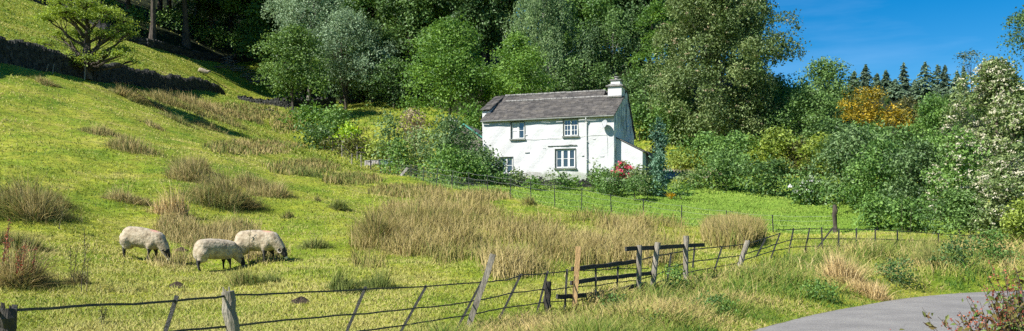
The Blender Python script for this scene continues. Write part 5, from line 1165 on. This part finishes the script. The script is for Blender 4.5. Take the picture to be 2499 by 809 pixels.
def sheep(px, py, rz, label, sc=1.0, mark=True, head='down', seed=0, step=0., d=None, lying=False, heady=0.):
    c = np.array(hit(px, py)) if d is None else np.array(ground_at(px, d)); r = np.random.default_rng(seed)
    root = empty('sheep', tuple(c), rz, label, 'sheep', 'sheep grazing in the pasture'); root.scale = (sc, sc*1.05, sc*1.08); ca, sa = math.cos(rz), math.sin(rz); x0_, y0_ = c[0], c[1]
    root.location = (x0_, y0_, (g(x0_+.15*ca, y0_+.15*sa)+g(x0_+.85*ca, y0_+.85*sa))/2+.025); pit = math.atan2(g(x0_+.9*ca, y0_+.9*sa)-g(x0_+.1*ca, y0_+.1*sa), .8); pit *= .55; root.location.z -= .5*math.tan(pit); root.rotation_euler = (0, -pit, rz)
    mb = MB(); lz = -.22 if lying else 0
    for x_, z_, rx, ry, rz_ in [(x_, .495+.012*math.sin(x_*5), .20, .225-.16*abs(x_-.5)**2, .248-.22*abs(x_-.5)**2.2) for x_ in np.linspace(.2, .88, 9)]+[(.12, .44, .14, .16, .20), (.95, .49, .16, .16, .19)]:
        ball(mb, (x_, 0, z_+lz), 1, (rx, ry, rz_))
    if head == 'down': neck = [(.96, 0, .50), (1.10, heady*.4, .37), (1.19, heady*.8, .25)]; hd = [(1.21, heady*.85, .24), (1.26, heady, .14), (1.29, heady*1.1, .06)]
    else: neck = [(.98, 0, .50+lz), (1.10, 0, .62+lz), (1.16, 0, .70+lz)]; hd = [(1.16, 0, .74+lz), (1.24, 0, .72+lz), (1.33, 0, .66+lz)]
    chain(mb, neck, [.185, .14, .105]); chain(mb, hd, [.082, .070, .042])
    legs = []
    if not lying:
        for sy, st in ((-.115, step), (.115, -step)):
            hl = [(.17, sy, .40), (.22+st*.4, sy, .29), (.09+st, sy, .22), (.12+st, sy, .035)]; fl_ = [(.84, sy*.95, .38), (.83-st*.4, sy*.95, .28), (.85-st, sy*.95, .17), (.84-st, sy*.95, .035)]
            chain(mb, hl, [.15, .10, .042, .028]); chain(mb, fl_, [.12, .07, .036, .028]); 
            chain(mb, [hl[-1], (hl[-1][0]+.03, sy, .02)], [.03, .026]); chain(mb, [fl_[-1], (fl_[-1][0]+.03, sy*.95, .02)], [.03, .026]); legs.append((hl, fl_))
    o = mb.build('body', M['sheep'], None, smooth=True); md = o.modifiers.new('r', 'REMESH'); md.mode = 'VOXEL'; md.voxel_size = .016
    sm = o.modifiers.new('s', 'SMOOTH'); sm.factor = .6; sm.iterations = 22
    dg = bpy.context.evaluated_depsgraph_get(); dg.update(); me = bpy.data.meshes.new_from_object(o.evaluated_get(dg)); bpy.data.objects.remove(o)
    nv = len(me.vertices); P = np.empty(nv*3, np.float32); me.vertices.foreach_get('co', P); P = P.reshape(-1, 3).astype(float)
    Nn = np.empty(nv*3, np.float32); me.vertices.foreach_get('normal', Nn); Nn = Nn.reshape(-1, 3)
    v = np.zeros(nv); hdd = segd(P, hd); v[(hdd < .10) & (P[:, 0] > 1.185)] = .5
    muz = (np.linalg.norm(P-np.array(hd[-1]), axis=1) < .065); v[muz] = 1.0
    for hl, fl_ in legs: v[(segd(P, hl[2:]) < .06) & (P[:, 2] < .25)] = .5; v[(segd(P, fl_[1:]) < .07) & (P[:, 2] < .27)] = .5; 
    pale = (P[:, 2] < .13) & (v == .5) & (r.random(nv) < .0); wool = v == 0
    lump = .0018*np.sin(P[:, 0]*26+np.sin(P[:, 2]*21))*np.sin(P[:, 2]*24+P[:, 1]*19)+.0012*np.sin(P[:, 0]*55+1)*np.sin(P[:, 1]*47+P[:, 2]*51)
    P = P+Nn*(lump*wool)[:, None]; me.vertices.foreach_set('co', P.astype(np.float32).ravel())
    for nm in ('v', 'mark'):
        if nm in me.attributes: me.attributes.remove(me.attributes[nm])
    at = me.attributes.new('v', 'FLOAT', 'POINT'); at.data.foreach_set('value', v.astype(np.float32))
    mk = np.clip(1-np.linalg.norm((P-np.array([.88, 0, .74]))/np.array([.20, .16, .12]), axis=1), 0, 1)*1.3*(1 if mark else 0)
    at = me.attributes.new('mark', 'FLOAT', 'POINT'); at.data.foreach_set('value', np.clip(mk, 0, .8).astype(np.float32))
    me.materials.clear(); me.materials.append(M['sheep']); me.polygons.foreach_set('use_smooth', np.ones(len(me.polygons), bool)); me.update()
    b = bpy.data.objects.new('body', me); COL.objects.link(b); b.parent = root
    h0 = np.array(hd[0])
    for sy in (-1, 1):
        e = MB(); a = h0+[-.01, sy*.065, .03]; e.tube([a, a+[-.03, sy*.05, .0], a+[-.05, sy*.10, -.02]], [.012, .03, .006], 6, flat=.4); e.build('ear', M['black'], root)
        y_ = MB(); m_ = np.array(hd[1]); ball(y_, m_+[.015, sy*.058, .03], .011); y_.build('eye', M['black'], root)
        if seed == 3:
            hm = MB(); t = np.linspace(0, 4.9, 16); rr_ = .070*(1-.10*t/4.9); cc = h0+np.array([-.02, sy*.072, .02])
            hm.tube([cc+np.array([-rr_[i]*math.sin(t[i]+.3)*.9, sy*(.012+.014*t[i]), rr_[i]*math.cos(t[i]+.3)]) for i in range(16)], np.linspace(.024, .008, 16), 7); hm.build('horn', M['horn'], root)
    if not lying and seed == 1:
        t_ = MB(); t_.tube([(.0, 0, .54), (-.03, 0, .46), (-.02, 0, .36)], [.035, .03, .015], 7); t_.build('tail', M['sheepwool'] if 'sheepwool' in M else M.setdefault('sheepwool', plainmat('wool', (.42, .37, .29), (.60, .55, .46), rough=1)), root)
    return root
sheep(292, 624, R_(-4), 'grazing sheep farthest left with red shoulder mark and dark face', 1.0, True, seed=1, step=.05)
sheep(474, 664, R_(42), 'cream sheep in the middle with its head hidden behind the orange tuft', 1.0, False, seed=2, step=-.04, heady=-.05)
sheep(577, 648, R_(-8), 'grazing sheep farthest right with curled horn and black and white face', 1.06, True, seed=3, step=.07)
sheep(482, 146, R_(10), 'tiny white sheep lying on the hill above the wall', 1.1, False, head='up', seed=4, d=108, lying=True)
# ================================================================== grass, rushes
GM = {
 'field': leafmat('blade_field', (.055, .115, .014), (.165, .215, .026), (.36, .33, .11), .30, rough=.6, spec=.2, upn=.55, gain=1.4),
 'lawn':  leafmat('blade_lawn', (.075, .15, .018), (.145, .235, .03), (.25, .32, .065), .3, rough=.6, spec=.2, upn=.55, gain=1.4),
 'verge': leafmat('blade_verge', (.045, .11, .014), (.155, .195, .032), (.42, .33, .14), .3, rough=.6, spec=.2, upn=.55, gain=1.4),
 'tall':  leafmat('blade_tall', (.085, .135, .022), (.195, .165, .048), (.36, .29, .13), .25, rough=.7, spec=.2, upn=.55, gain=1.4),
 'rush':  leafmat('blade_rush', (.085, .125, .024), (.235, .19, .068), (.44, .36, .17), .25, rough=.7, spec=.2, upn=.55, gain=1.4),
 'olive': leafmat('blade_olive', (.06, .09, .018), (.13, .16, .035), (.27, .24, .09), .2, rough=.7, spec=.2, upn=.55, gain=1.4),
 'verge_straw': leafmat('blade_verge_straw', (.10, .17, .025), (.26, .25, .07), (.50, .41, .20), .25, rough=.7, spec=.2, upn=.55, gain=1.25),
 'straw': leafmat('blade_straw', (.22, .17, .06), (.42, .32, .14), (.58, .46, .24), .25, rough=.7, spec=.2, upn=.55, gain=1.4),
}
def blades2(mb, P, h, w, lean, v, rng, dirb=None, wind=(0, 0)):
    """P base points; two segment blades"""
    n = len(P); a = rng.uniform(0, 2*math.pi, n); wv = np.stack([np.cos(a), np.sin(a), 0*a], -1)*(w/2)[:, None]
    if dirb is None:
        b = rng.uniform(0, 2*math.pi, n); lv = np.stack([np.cos(b), np.sin(b)], -1)*(lean*h)[:, None]
    else: lv = dirb*(lean*h)[:, None]
    lv = lv+np.array(wind)*h[:, None]
    z = np.zeros(n); hz = h/np.sqrt(1+(lv**2).sum(1)/np.maximum(h, 1e-3)**2*.7)
    mid = np.stack([lv[:, 0]*.35, lv[:, 1]*.35, hz*.62], -1); tip = np.stack([lv[:, 0], lv[:, 1], hz], -1)
    V = np.stack([P-wv, P+wv, P+mid+wv*.75, P+mid-wv*.75, P+tip], 1).reshape(-1, 3); i = np.arange(n)[:, None]*5
    vv = np.repeat(np.clip(v, 0, 1), 5); vb = vv.copy(); vb[4::5] = np.clip(vb[4::5]+.10, 0, 1)
    k = mb.n
    mb.add(V, i+np.array([[0, 1, 2, 3]]), vb); 
    mb.lt.append(np.full(n, 3)); mb.li.append((i+np.array([[3, 2, 4]])+k).ravel()); mb.mi.append(np.zeros(n, int))
def vnoise(x, y, s, seed=0):
    r = np.random.default_rng(seed); t = r.random((64, 64)); X = x/s; Y = y/s; i = np.floor(X).astype(int); j = np.floor(Y).astype(int); fx = X-i; fy = Y-j; fx = fx*fx*(3-2*fx); fy = fy*fy*(3-2*fy)
    q = lambda a, b: t[a % 64, b % 64]
    return (q(i, j)*(1-fx)+q(i+1, j)*fx)*(1-fy)+(q(i, j+1)*(1-fx)+q(i+1, j+1)*fx)*fy
gg = np.random.default_rng(1)
HROT = -HA
def in_house(x, y, pad=.1):
    dx, dy = x-LP[0], y-LP[1]; u = dx*ux[0]+dy*ux[1]; v = dx*uy[0]+dy*uy[1]
    return (u > -pad-.2) & (u < HL+3.3) & (v > -pad) & (v < 7.5)
def spread(n, px0, px1, d0, d1, p=1.0):
    """ground points, denser near: uniform in bearing and log-ish in distance"""
    u = gg.random(n); d = (d0**(-p)+(d1**(-p)-d0**(-p))*u)**(-1/p) if p else d0+(d1-d0)*u
    px = gg.uniform(px0, px1, n); return (px-CX)/F*d, d
def build_grass(name, label, mat, x, y, hfun, wfun, leanf, vfun, cat='grass'):
    z = G(x, y); P = np.stack([x, y, z-.015], -1); mb = MB(); d = np.hypot(x, y)
    h = hfun(x, y, d); blades2(mb, P, h, wfun(d), leanf*gg.uniform(.3, 1.3, len(x)), vfun(x, y, z), gg, wind=(.12, .02))
    o = mb.build(name, mat); tag(o, label, cat, kind='stuff'); return o
def roadfree(x, y, pad=.0): return seg_dist(x, y, RC) > RW/2+pad+.10*np.sin(x*3.1+y*2.3)
VERGE_LINE = np.array([W(*c)[:2] for c in [(-400,815,5.0),(0,815,5.5),(560,815,8),(850,815,10.5),(1180,815,14.4),(1400,757,16.4),(1560,718,18.5),(1700,685,21.5),(1936,622,27.5),(2150,610,29),(2400,600,33),(2700,590,37)]])
def is_verge(x, y):   # lane side of the old fence
    yl = np.interp(x, VERGE_LINE[:, 0], VERGE_LINE[:, 1]); return y < yl
# field
x, y = spread(400000, -260, 2250, 8.0, 150, 1.05)
keep = roadfree(x, y) & ~is_verge(x, y) & (lawn_mask(x, y) < gg.random(len(x))) & ~in_house(x, y) & ~((y > 66) & (x > -14+0*y)) 
x, y = x[keep], y[keep]
nz1 = lambda x, y: vnoise(x, y, 2.2, 1)*.5+vnoise(x, y, .55, 2)*.5
build_grass('field_grass', 'short yellow green grazed grass over the hillside pasture', GM['field'], x, y,
    lambda x, y, d: (.03+.075*nz1(x, y)**1.6+.05*gg.random(len(x))**5)*(1+d/90), lambda d: .0055+.00072*d, .9,
    lambda x, y, z: -.16+.36*vnoise(x, y, 2.2, 3)+.28*vnoise(x, y, .55, 4)+.34*vnoise(x, y, 8, 8)+.44*vnoise(x*.35, z*2.6, 1, 16)+.14*gg.standard_normal(len(x)))  # contour streaks: sheep tracks, and terracette shadows put into the blade colour
# far hill pasture behind the wall
x, y = spread(60000, -200, 1000, 66, 150, .6); keep = (x < -10) & (wood_mask(x, y) < .5)
x, y = x[keep], y[keep]
build_grass('hill_grass', 'bright grazed grass on the far hill above the wall', GM['field'], x, y,
    lambda x, y, d: .12+.12*nz1(x, y)**2, lambda d: .0009*d+.005, .8,
    lambda x, y, z: .12+.25*vnoise(x, y, 4, 3)+.15*vnoise(x, y, .9, 4)+.38*vnoise(x*.2, z*1.6, 1, 17)+.12*gg.standard_normal(len(x)))  # streaks along the contours: tracks and terracette shadow, both carried by blade colour
# lawn
x, y = spread(60000, 1000, 2420, 38, 66, .8); keep = (lawn_mask(x, y) > gg.random(len(x))) & ~in_house(x, y)
x, y = x[keep], y[keep]
build_grass('lawn_grass', 'fresh bright green lawn grass below the cottage', GM['lawn'], x, y,
    lambda x, y, d: .07+.07*nz1(x, y), lambda d: .0009*d+.006, .7, lambda x, y, z: .08+.4*vnoise(x, y, 1.6, 5)+.38*vnoise(x, y, 4.5, 15)+.15*gg.standard_normal(len(x)))
# verge between fence and lane, and both banks
x, y = spread(120000, 1020, 2850, 11, 40, .9); rd = seg_dist(x, y, RC)
keep = (rd > RW/2-.12+.18*vnoise(x, y, .5, 6)) & is_verge(x, y) & ~((x > 0) & (y < 13.2) & (rd < 0))
x, y = x[keep], y[keep]; 
def vh(x, y, d):
    rd = seg_dist(x, y, RC); e = sst(RW/2, RW/2+1.6, rd); bank = sst(9, 13, x)
    return (.07+.36*e*(.25+vnoise(x, y, 1.0, 7)**1.3)+.25*bank*e*vnoise(x, y, .8, 9))*gg.uniform(.6, 1.2, len(x))
build_grass('verge_grass', 'long mixed green and straw grass on the bank beside the lane', GM['verge'], x, y, vh, lambda d: .009+.0006*d, 1.0,
    lambda x, y, z: -.08+.68*vnoise(x, y, 1.5, 10)+.36*vnoise(x, y, .45, 11)+.17*gg.standard_normal(len(x))+.05*sst(4, 12, x))
# coarse grass on the banks behind the house and under the trees
x, y = spread(45000, 640, 2300, 66, 135, .5); keep = (~in_house(x, y)) & (x > -18) & (wood_mask(x, y) < .6)
x, y = x[keep], y[keep]
build_grass('bank_grass', 'rough grass on the banks behind the cottage', GM['field'], x, y, lambda x, y, d: .18+.3*nz1(x, y)**2, lambda d: .0012*d, .8,
    lambda x, y, z: .2+.3*vnoise(x, y, 4, 12)+.2*vnoise(x, y, 1.1, 4)+.12*gg.standard_normal(len(x)))

def ellipse_pts(n, ells, soft=.35):
    """ground points inside patches given as (photo x, photo y, half width, half height, weight)"""
    e = np.array(ells, float); w = e[:, 2]*e[:, 3]*(e[:, 4] if e.shape[1] > 4 else 1); k = gg.choice(len(e), n, p=w/w.sum()); t = gg.uniform(0, 6.283, n); r = np.sqrt(gg.random(n))*(1+soft*(gg.random(n)-.5))
    P = hits(e[k, 0]+np.cos(t)*r*e[k, 2], e[k, 1]+np.sin(t)*r*e[k, 3]); ok = ~np.isnan(P[:, 0]); return P[ok]
# tall browned grass across the middle of the field
EL = [(945,592,90,32,1.0),(1010,540,95,40,1),(1110,510,90,34,1),(1150,560,90,45,1),(1060,600,110,45,1),(1240,600,100,55,.9),(1350,600,110,60,.8),(1480,600,100,55,.8),(1590,600,95,50,.8),(1600,560,70,28,1),(1450,560,80,30,.9),(1300,640,120,40,.5),(1230,660,60,30,.4),(900,640,50,22,.4)]
P = ellipse_pts(40000, EL); d = P[:, 1]; nn = vnoise(P[:, 0], P[:, 1], 1.3, 20)
keep = gg.random(len(P)) < sst(.28, .72, nn)*.95+.05; P = P[keep]; d = P[:, 1]; nn = vnoise(P[:, 0], P[:, 1], 1.3, 20)
mb = MB(); blades2(mb, P, (.08+.76*nn)*gg.uniform(.45, 1.2, len(P)), .006+.0005*d, .62*gg.uniform(.2, 1.5, len(P)), .16+.35*vnoise(P[:, 0], P[:, 1], 2.4, 21)+.25*nn+.17*gg.standard_normal(len(P)), gg, wind=(.14, 0))
tag(mb.build('tall_grass', GM['tall']), 'tall brown seeding grass spread across the middle of the field', 'tall grass', kind='stuff')
EL2 = [(1790,582,70,26,1.2)]
P = ellipse_pts(9000, EL2); mb = MB(); d = P[:, 1]; blades2(mb, P, gg.uniform(.35, .95, len(P)), .008+.0005*d, .4*gg.uniform(.2, 1.5, len(P)), .3+.3*vnoise(P[:, 0], P[:, 1], 1, 22)+.2*gg.standard_normal(len(P)), gg)
tag(mb.build('reed_patch', GM['tall']), 'tall browned reed patch in front of the right end of the lawn', 'reeds', kind='stuff')
# pale dry strip along the brow and mixed weeds before the sheep
P = ellipse_pts(16000, [(620,362,110,16,1),(740,412,80,16,1),(860,440,70,12,1),(1000,470,90,14,1),(700,300,40,26,.7),(1180,480,60,12,1),(560,275,80,20,1),(620,275,60,18,1)], .5); d = P[:, 1]
mb = MB(); blades2(mb, P, gg.uniform(.12, .42, len(P)), .0009*d, .5*gg.uniform(.2, 1.5, len(P)), .3+.4*vnoise(P[:, 0], P[:, 1], 2, 23)+.2*gg.standard_normal(len(P)), gg)
tag(mb.build('dry_grass', GM['tall']), 'pale dry grass along the brow of the field', 'dry grass', kind='stuff')
P = ellipse_pts(9000, [(500,585,70,26,1),(430,560,50,30,1),(570,570,60,24,1),(640,620,60,24,.6),(420,640,60,18,.4)], .5); d = P[:, 1]
mb = MB(); blades2(mb, P, gg.uniform(.08, .34, len(P))+(gg.random(len(P)) < .03)*.35, .006+.0003*d, .5*gg.uniform(.2, 1.5, len(P)), .25+.4*vnoise(P[:, 0], P[:, 1], 1, 24)+.2*gg.standard_normal(len(P)), gg)
tag(mb.build('weed_patch', GM['rush']), 'thin brownish weeds scattered between and behind the sheep', 'weeds', kind='stuff')

P = ellipse_pts(15000, [(2180,612,120,20,1.2),(2060,622,90,22,.6),(2300,612,110,24,1),(1900,680,110,30,.3),(2000,660,90,30,.5),(1650,735,90,26,.3),(2250,650,80,20,.5),(2400,620,80,30,.7),(1800,700,100,30,.3)], .5); P = P[is_verge(P[:, 0], P[:, 1]+.0) | (P[:, 0] > 9)]
nn = vnoise(P[:, 0], P[:, 1], .7, 41); P = P[gg.random(len(P)) < sst(.35, .75, nn)*.75+.05]; d = P[:, 1]
mb = MB(); blades2(mb, P, gg.uniform(.2, .75, len(P))*(.4+.8*vnoise(P[:, 0], P[:, 1], .8, 41)), .006+.0004*d, 1.0*gg.uniform(.2, 1.5, len(P)), .0+.75*vnoise(P[:, 0], P[:, 1], .6, 42)+.22*gg.standard_normal(len(P)), gg, wind=(.18, 0))
tag(mb.build('seeding_grass', GM['verge_straw']), 'straw coloured seeding grass along the top of the lane bank', 'tall grass', kind='stuff')
# rush clumps, each its own thing
def clump(px, py, w, h, label, mat='rush', n=900, lean=.75, group='rush clumps in the pasture', name='rush_clump', up=0, wd=.005, ratio=None):
    """px,py: foot of the clump, w/h its width and height in the photo"""
    c = np.array(hit(px, py))
    if np.isnan(c[0]): print('MISS', label); return
    s = c[1]/F; hw = w*s/2; H = h*s*(.82 if mat == 'rush' else .95); ns = max(4, int(3+hw*5)); n = int(n*1.7)
    sa = gg.uniform(0, 6.283, ns); sr = np.sqrt(gg.random(ns))*.95; sr[0] = 0; SX = np.cos(sa)*sr; SY = np.sin(sa)*sr; SH = gg.uniform(.5, 1.05, ns)*(1-.35*sr); SH[0] = 1; SL = gg.normal(0, .38, (ns, 2))+gg.normal(0, .25, 2)
    n2 = n//3; k = gg.integers(0, ns, n); rad = gg.uniform(.2, .62, ns)[k]*(1 if ns > 3 else 1.4); t = gg.uniform(0, 6.283, n); r = np.sqrt(gg.random(n)); bx = np.cos(t)*r; by = np.sin(t)*r
    ux_ = SX[k]*.8+bx*rad; uy_ = SY[k]*.8+by*rad
    X = c[0]+ux_*hw*.85; Y = c[1]+.5*hw*.55+uy_*hw*(ratio or .6)
    nn = vnoise(X*1.0, Y*1.0, .35+.12*hw, 30); P = np.stack([X, Y, G(X, Y)-.02], -1)
    dirb = np.stack([bx+gg.normal(0, .6, n), by+gg.normal(0, .6, n)], -1)*(.5+.8*r)[:, None]+SL[k]
    hh = H*SH[k]*(.6+.55*nn)*gg.uniform(.45, 1.2, n); mb = MB(); flat = gg.random(n) < .24; hh[flat] *= gg.uniform(.4, .8, flat.sum())
    low = gg.random(n) < .3; ux_, uy_ = np.where(low, ux_*1.45, ux_), np.where(low, uy_*1.45, uy_); X = c[0]+ux_*hw*.85; Y = c[1]+.5*hw*.55+uy_*hw*(ratio or .6); P = np.stack([X, Y, G(X, Y)-.02], -1); hh = np.where(low, hh*.45, hh); up = up-.18*low
    le = lean*(.25+.8*r)*gg.uniform(.3, 1.3, n); le[flat] = gg.uniform(1.2, 2.6, flat.sum())
    blades2(mb, P, hh, np.full(n, wd-.001)+.00036*c[1], le, .22+.25*nn+.16*(SH[k]-.6)+.19*gg.standard_normal(n)+up, gg, dirb=dirb)
    mb.v = [v-c for v in mb.v]
    o = mb.build(name, GM[mat], loc=tuple(c)); tag(o, label, 'rushes' if 'rush' in name else 'grass clump', group); return o
CL = [
 (45,520,235,135,'large dark brown rush clump at the left edge, the higher up of the two','rush',3600,.8),
 (110,500,120,60,'low flattened rush clump just right of the large left edge clump','rush',900,1.1),
 (38,700,165,165,'large brown rush clump at the left edge level with the sheep','rush',3400,.8),
 (30,610,120,90,'brown rush clump between the two large left edge clumps','rush',1200,.8),
 (292,490,135,52,'low grey rush clump between the left edge and the big middle clump','rush',1400,.95),
 (230,330,130,50,'brown rush clump high on the field, left part of the long pair','rush',1100,.7),
 (305,368,150,66,'brown rush clump high on the field, right part of the long pair','rush',1400,.7),
 (105,206,85,26,'small grey rush clump under the left end of the wall','rush',500,.7),
 (455,440,130,90,'tall olive brown rush clump, left shoulder of the biggest group','rush',2200,.6),
 (535,500,170,130,'tallest pale brown rush clump in the middle of the biggest group','rush',3600,.55),
 (620,468,170,72,'low brown rush clump, right shoulder of the biggest group','rush',2200,.7),
 (560,498,190,60,'flattened pale rush clump at the foot of the biggest group','rush',1500,1.0),
 (650,482,110,60,'low brown rush clump at the right tail of the biggest group','rush',1100,.8),
 (480,415,110,66,'dark olive rush clump behind the tallest one of the biggest group','rush',1300,.6),
 (420,530,90,110,'thin pale rush clump with bare stalks left of the biggest group','straw',500,.45),
 (300,236,130,38,'brown rush clump under the wall right of the hawthorn','rush',1800,.6),
 (385,248,140,44,'brown rush clump under the middle of the wall','rush',1900,.6),
 (470,262,150,42,'brown rush clump under the right part of the wall','rush',1900,.6),
 (340,246,120,40,'brown rush clump between the first two under the wall','rush',1500,.6),
 (430,262,130,40,'wide brown rush clump in the middle of the band under the wall','rush',1500,.6),
 (510,275,130,42,'brown rush clump near the right end of the band under the wall','rush',1500,.6),
 (430,296,130,30,'low brown rush clump in the hawthorn shadow','rush',900,.7),
 (500,312,120,30,'low brown rush clump right of the hawthorn shadow','rush',900,.7),
 (360,305,90,22,'faint low rush clump below the wall','rush',400,.7),
 (600,290,90,32,'brown rush clump on the brow right of the wall end','rush',600,.6),
 (560,305,120,26,'low rush clump on the brow below the wall end','rush',500,.7),
 (755,432,110,32,'low rush clump below the field corner bushes','olive',700,.8),
 (860,442,100,32,'low rush clump in front of the garden shed','olive',700,.8),
 (770,402,90,30,'pale rush clump by the brow fence','rush',600,.7),
 (773,492,34,30,'small brown tuft, left one of the close pair above the tall grass','rush',260,.6),
 (822,514,72,38,'loose green tuft, right one of the close pair above the tall grass','olive',520,.8),
 (701,533,38,38,'small upright brown tuft between the big rush group and the tall grass','rush',300,.45),
 (768,608,88,46,'olive tuft above and right of the third sheep','olive',620,.85),
 (1290,502,52,38,'small tuft by the wire fence below the cottage','tall',420,.7),
 (600,696,84,66,'orange green grass tuft hiding the second sheep head','tall',760,.5),
 (665,692,76,42,'olive grass tuft right in front of the third sheep','olive',620,.7),
 (820,712,110,80,'upright green grass clump right of the sheep','olive',1100,.5),
 (925,705,120,60,'upright green grass clump left of the leaning stake','olive',900,.6),
 (905,600,110,110,'dense golden brown grass clump at the left end of the tall grass','tall',2200,.45),
 (1000,560,120,100,'dense brown grass clump above the golden one','tall',2000,.45),
 (185,695,64,60,'low brown weed tuft left of the first sheep','rush',420,.6),
 (2060,700,120,96,'big straw coloured grass clump on the lane bank','straw',2400,.6),
 (2130,728,100,70,'smaller straw coloured grass clump at the lane edge','straw',1400,.7),
 (1770,600,120,48,'tall brown grass clump behind the split leaning post','tall',1200,.4),
 (2280,650,90,70,'dark green broom like clump on the lane bank','olive',1500,.5),
 (1660,800,120,60,'lush green clump in the grass left of the lane','olive',900,.8),
 (1480,800,110,44,'lush green clump in front of the timber rails','olive',800,.8),
]
for px, py, w, h, lab, mat, n_, le in CL:
    clump(px, py, w, h, lab, mat, n_, le, name='rush_clump' if 'rush' in lab else 'grass_clump', group='rush clumps in the pasture' if 'rush' in lab else 'grass clumps in field and verge')
# bare weed stalks
def stalks(px, py, h, w, label, n=5, col='red'):
    c = np.array(hit(px, py)); s = c[1]/F; st = MB(); sd = MB()
    for i in range(n):
        b = np.array([gg.normal(0, w*s*.25), gg.normal(0, .12), 0]); H = h*s*gg.uniform(.6, 1.05); le = gg.normal(0, .12*H)+w*s*.15
        t = np.linspace(0, 1, 6); P = b+np.stack([le*t*t, 0*t, H*t], -1); st.tube(P, np.linspace(.008, .004, 6), 4)
        n_ = 60; tt_ = gg.uniform(.35, 1, n_); Q = b+np.stack([le*tt_**2, 0*tt_, H*tt_], -1)+gg.normal(0, .022, (n_, 3)); leaf_quads(st, Q, gg.standard_normal((n_, 3)), .035, .5+.25*gg.standard_normal(n_), gg, .6, m=1)
    r = empty('dock_plant', tuple(c), 0, label, 'weed', 'dead dock plants in the pasture'); st.build('flower_stalk', [BARK['brown'], PAL['rust' if col != 'red' else 'red']], r)
stalks(15, 690, 150, 90, 'reddish dead dock with long leaning stalks at the left edge', 6)
stalks(60, 705, 110, 40, 'reddish dead dock at the right side of the left edge rush clump', 4)
stalks(190, 690, 130, 40, 'tall dead dock left of the first sheep', 3, 'brown')
stalks(222, 712, 115, 22, 'thin dark dead dock nearest the first sheep', 2, 'brown')
stalks(603, 655, 128, 10, 'single tall brown dock stalk crossing in front of the third sheep', 1, 'brown')
stalks(150, 560, 60, 30, 'short dead dock right of the upper left edge clump', 2, 'brown')
stalks(2212, 590, 100, 24, 'tall bent rusty dock stalk before the hedge', 2, 'brown')
stalks(255, 795, 60, 16, 'short brown dock below the top rail at the left', 2, 'brown')
# nettles and leafy weeds near the verge fence
for px, py, w, h, lab in ((1650,716,60,72,'leafy green weed clump around the middle timber posts'),(1500,760,90,40,'leafy weeds at the foot of the timber rails'),(1740,770,120,50,'leafy weeds on the bank above the lane'),(2000,730,90,50,'leafy weeds between the straw clumps and the lane'),(2190,690,90,60,'dark leafy weeds on the bank right of the straw clumps'),(2330,660,80,80,'dark leafy weeds overhanging the bend of the lane'),(2420,640,110,80,'leafy bank weeds at the right edge above the lane'),(1590,795,100,36,'leafy green weeds at the lower edge left of the lane')):
    c = hit(px, py)
    plant('verge_weed', lab, 'weed', px, c[1], py-h, w/2, 'bush', 'mid' if 'dark' not in lab else 'dark', nl=14, lr=.42, leaf=2.4, cover=1.6, bark=None, z0=c[2]-.05, group='leafy weeds on the verge', crown_name='foliage', base=py)
# molehills
ML = MB()
for i, (px, py, lab) in enumerate([(432, 700, 'small dark molehill below the first sheep'), (735, 738, 'small brown molehill right of the split post'), (443, 612, 'small brown molehill by the first sheep head')]):
    c = np.array(hit(px, py)); mb = MB(); n_ = 14; rr_ = .17; V = [(0, 0, .11)]; 
    for q in range(1, 4):
        for t in range(n_): a = t*6.283/n_; r_ = rr_*q/3*gg.uniform(.85, 1.15); V.append((r_*math.cos(a)*1.3, r_*math.sin(a), .11*(1-(q/3)**1.6)*gg.uniform(.7, 1.2)-.015))
    Fc = [(0, 1+t, 1+(t+1) % n_) for t in range(n_)]+[(1+(q-1)*n_+t, 1+q*n_+t, 1+q*n_+(t+1) % n_, 1+(q-1)*n_+(t+1) % n_) for q in (1, 2) for t in range(n_)]
    mb.add(V, Fc); o = mb.build('molehill', M.setdefault('soil', plainmat('soil', (.03, .022, .015), (.08, .055, .035), scale=20, rough=1, bump=1)), loc=tuple(c)); tag(o, lab, 'molehill', 'molehills')
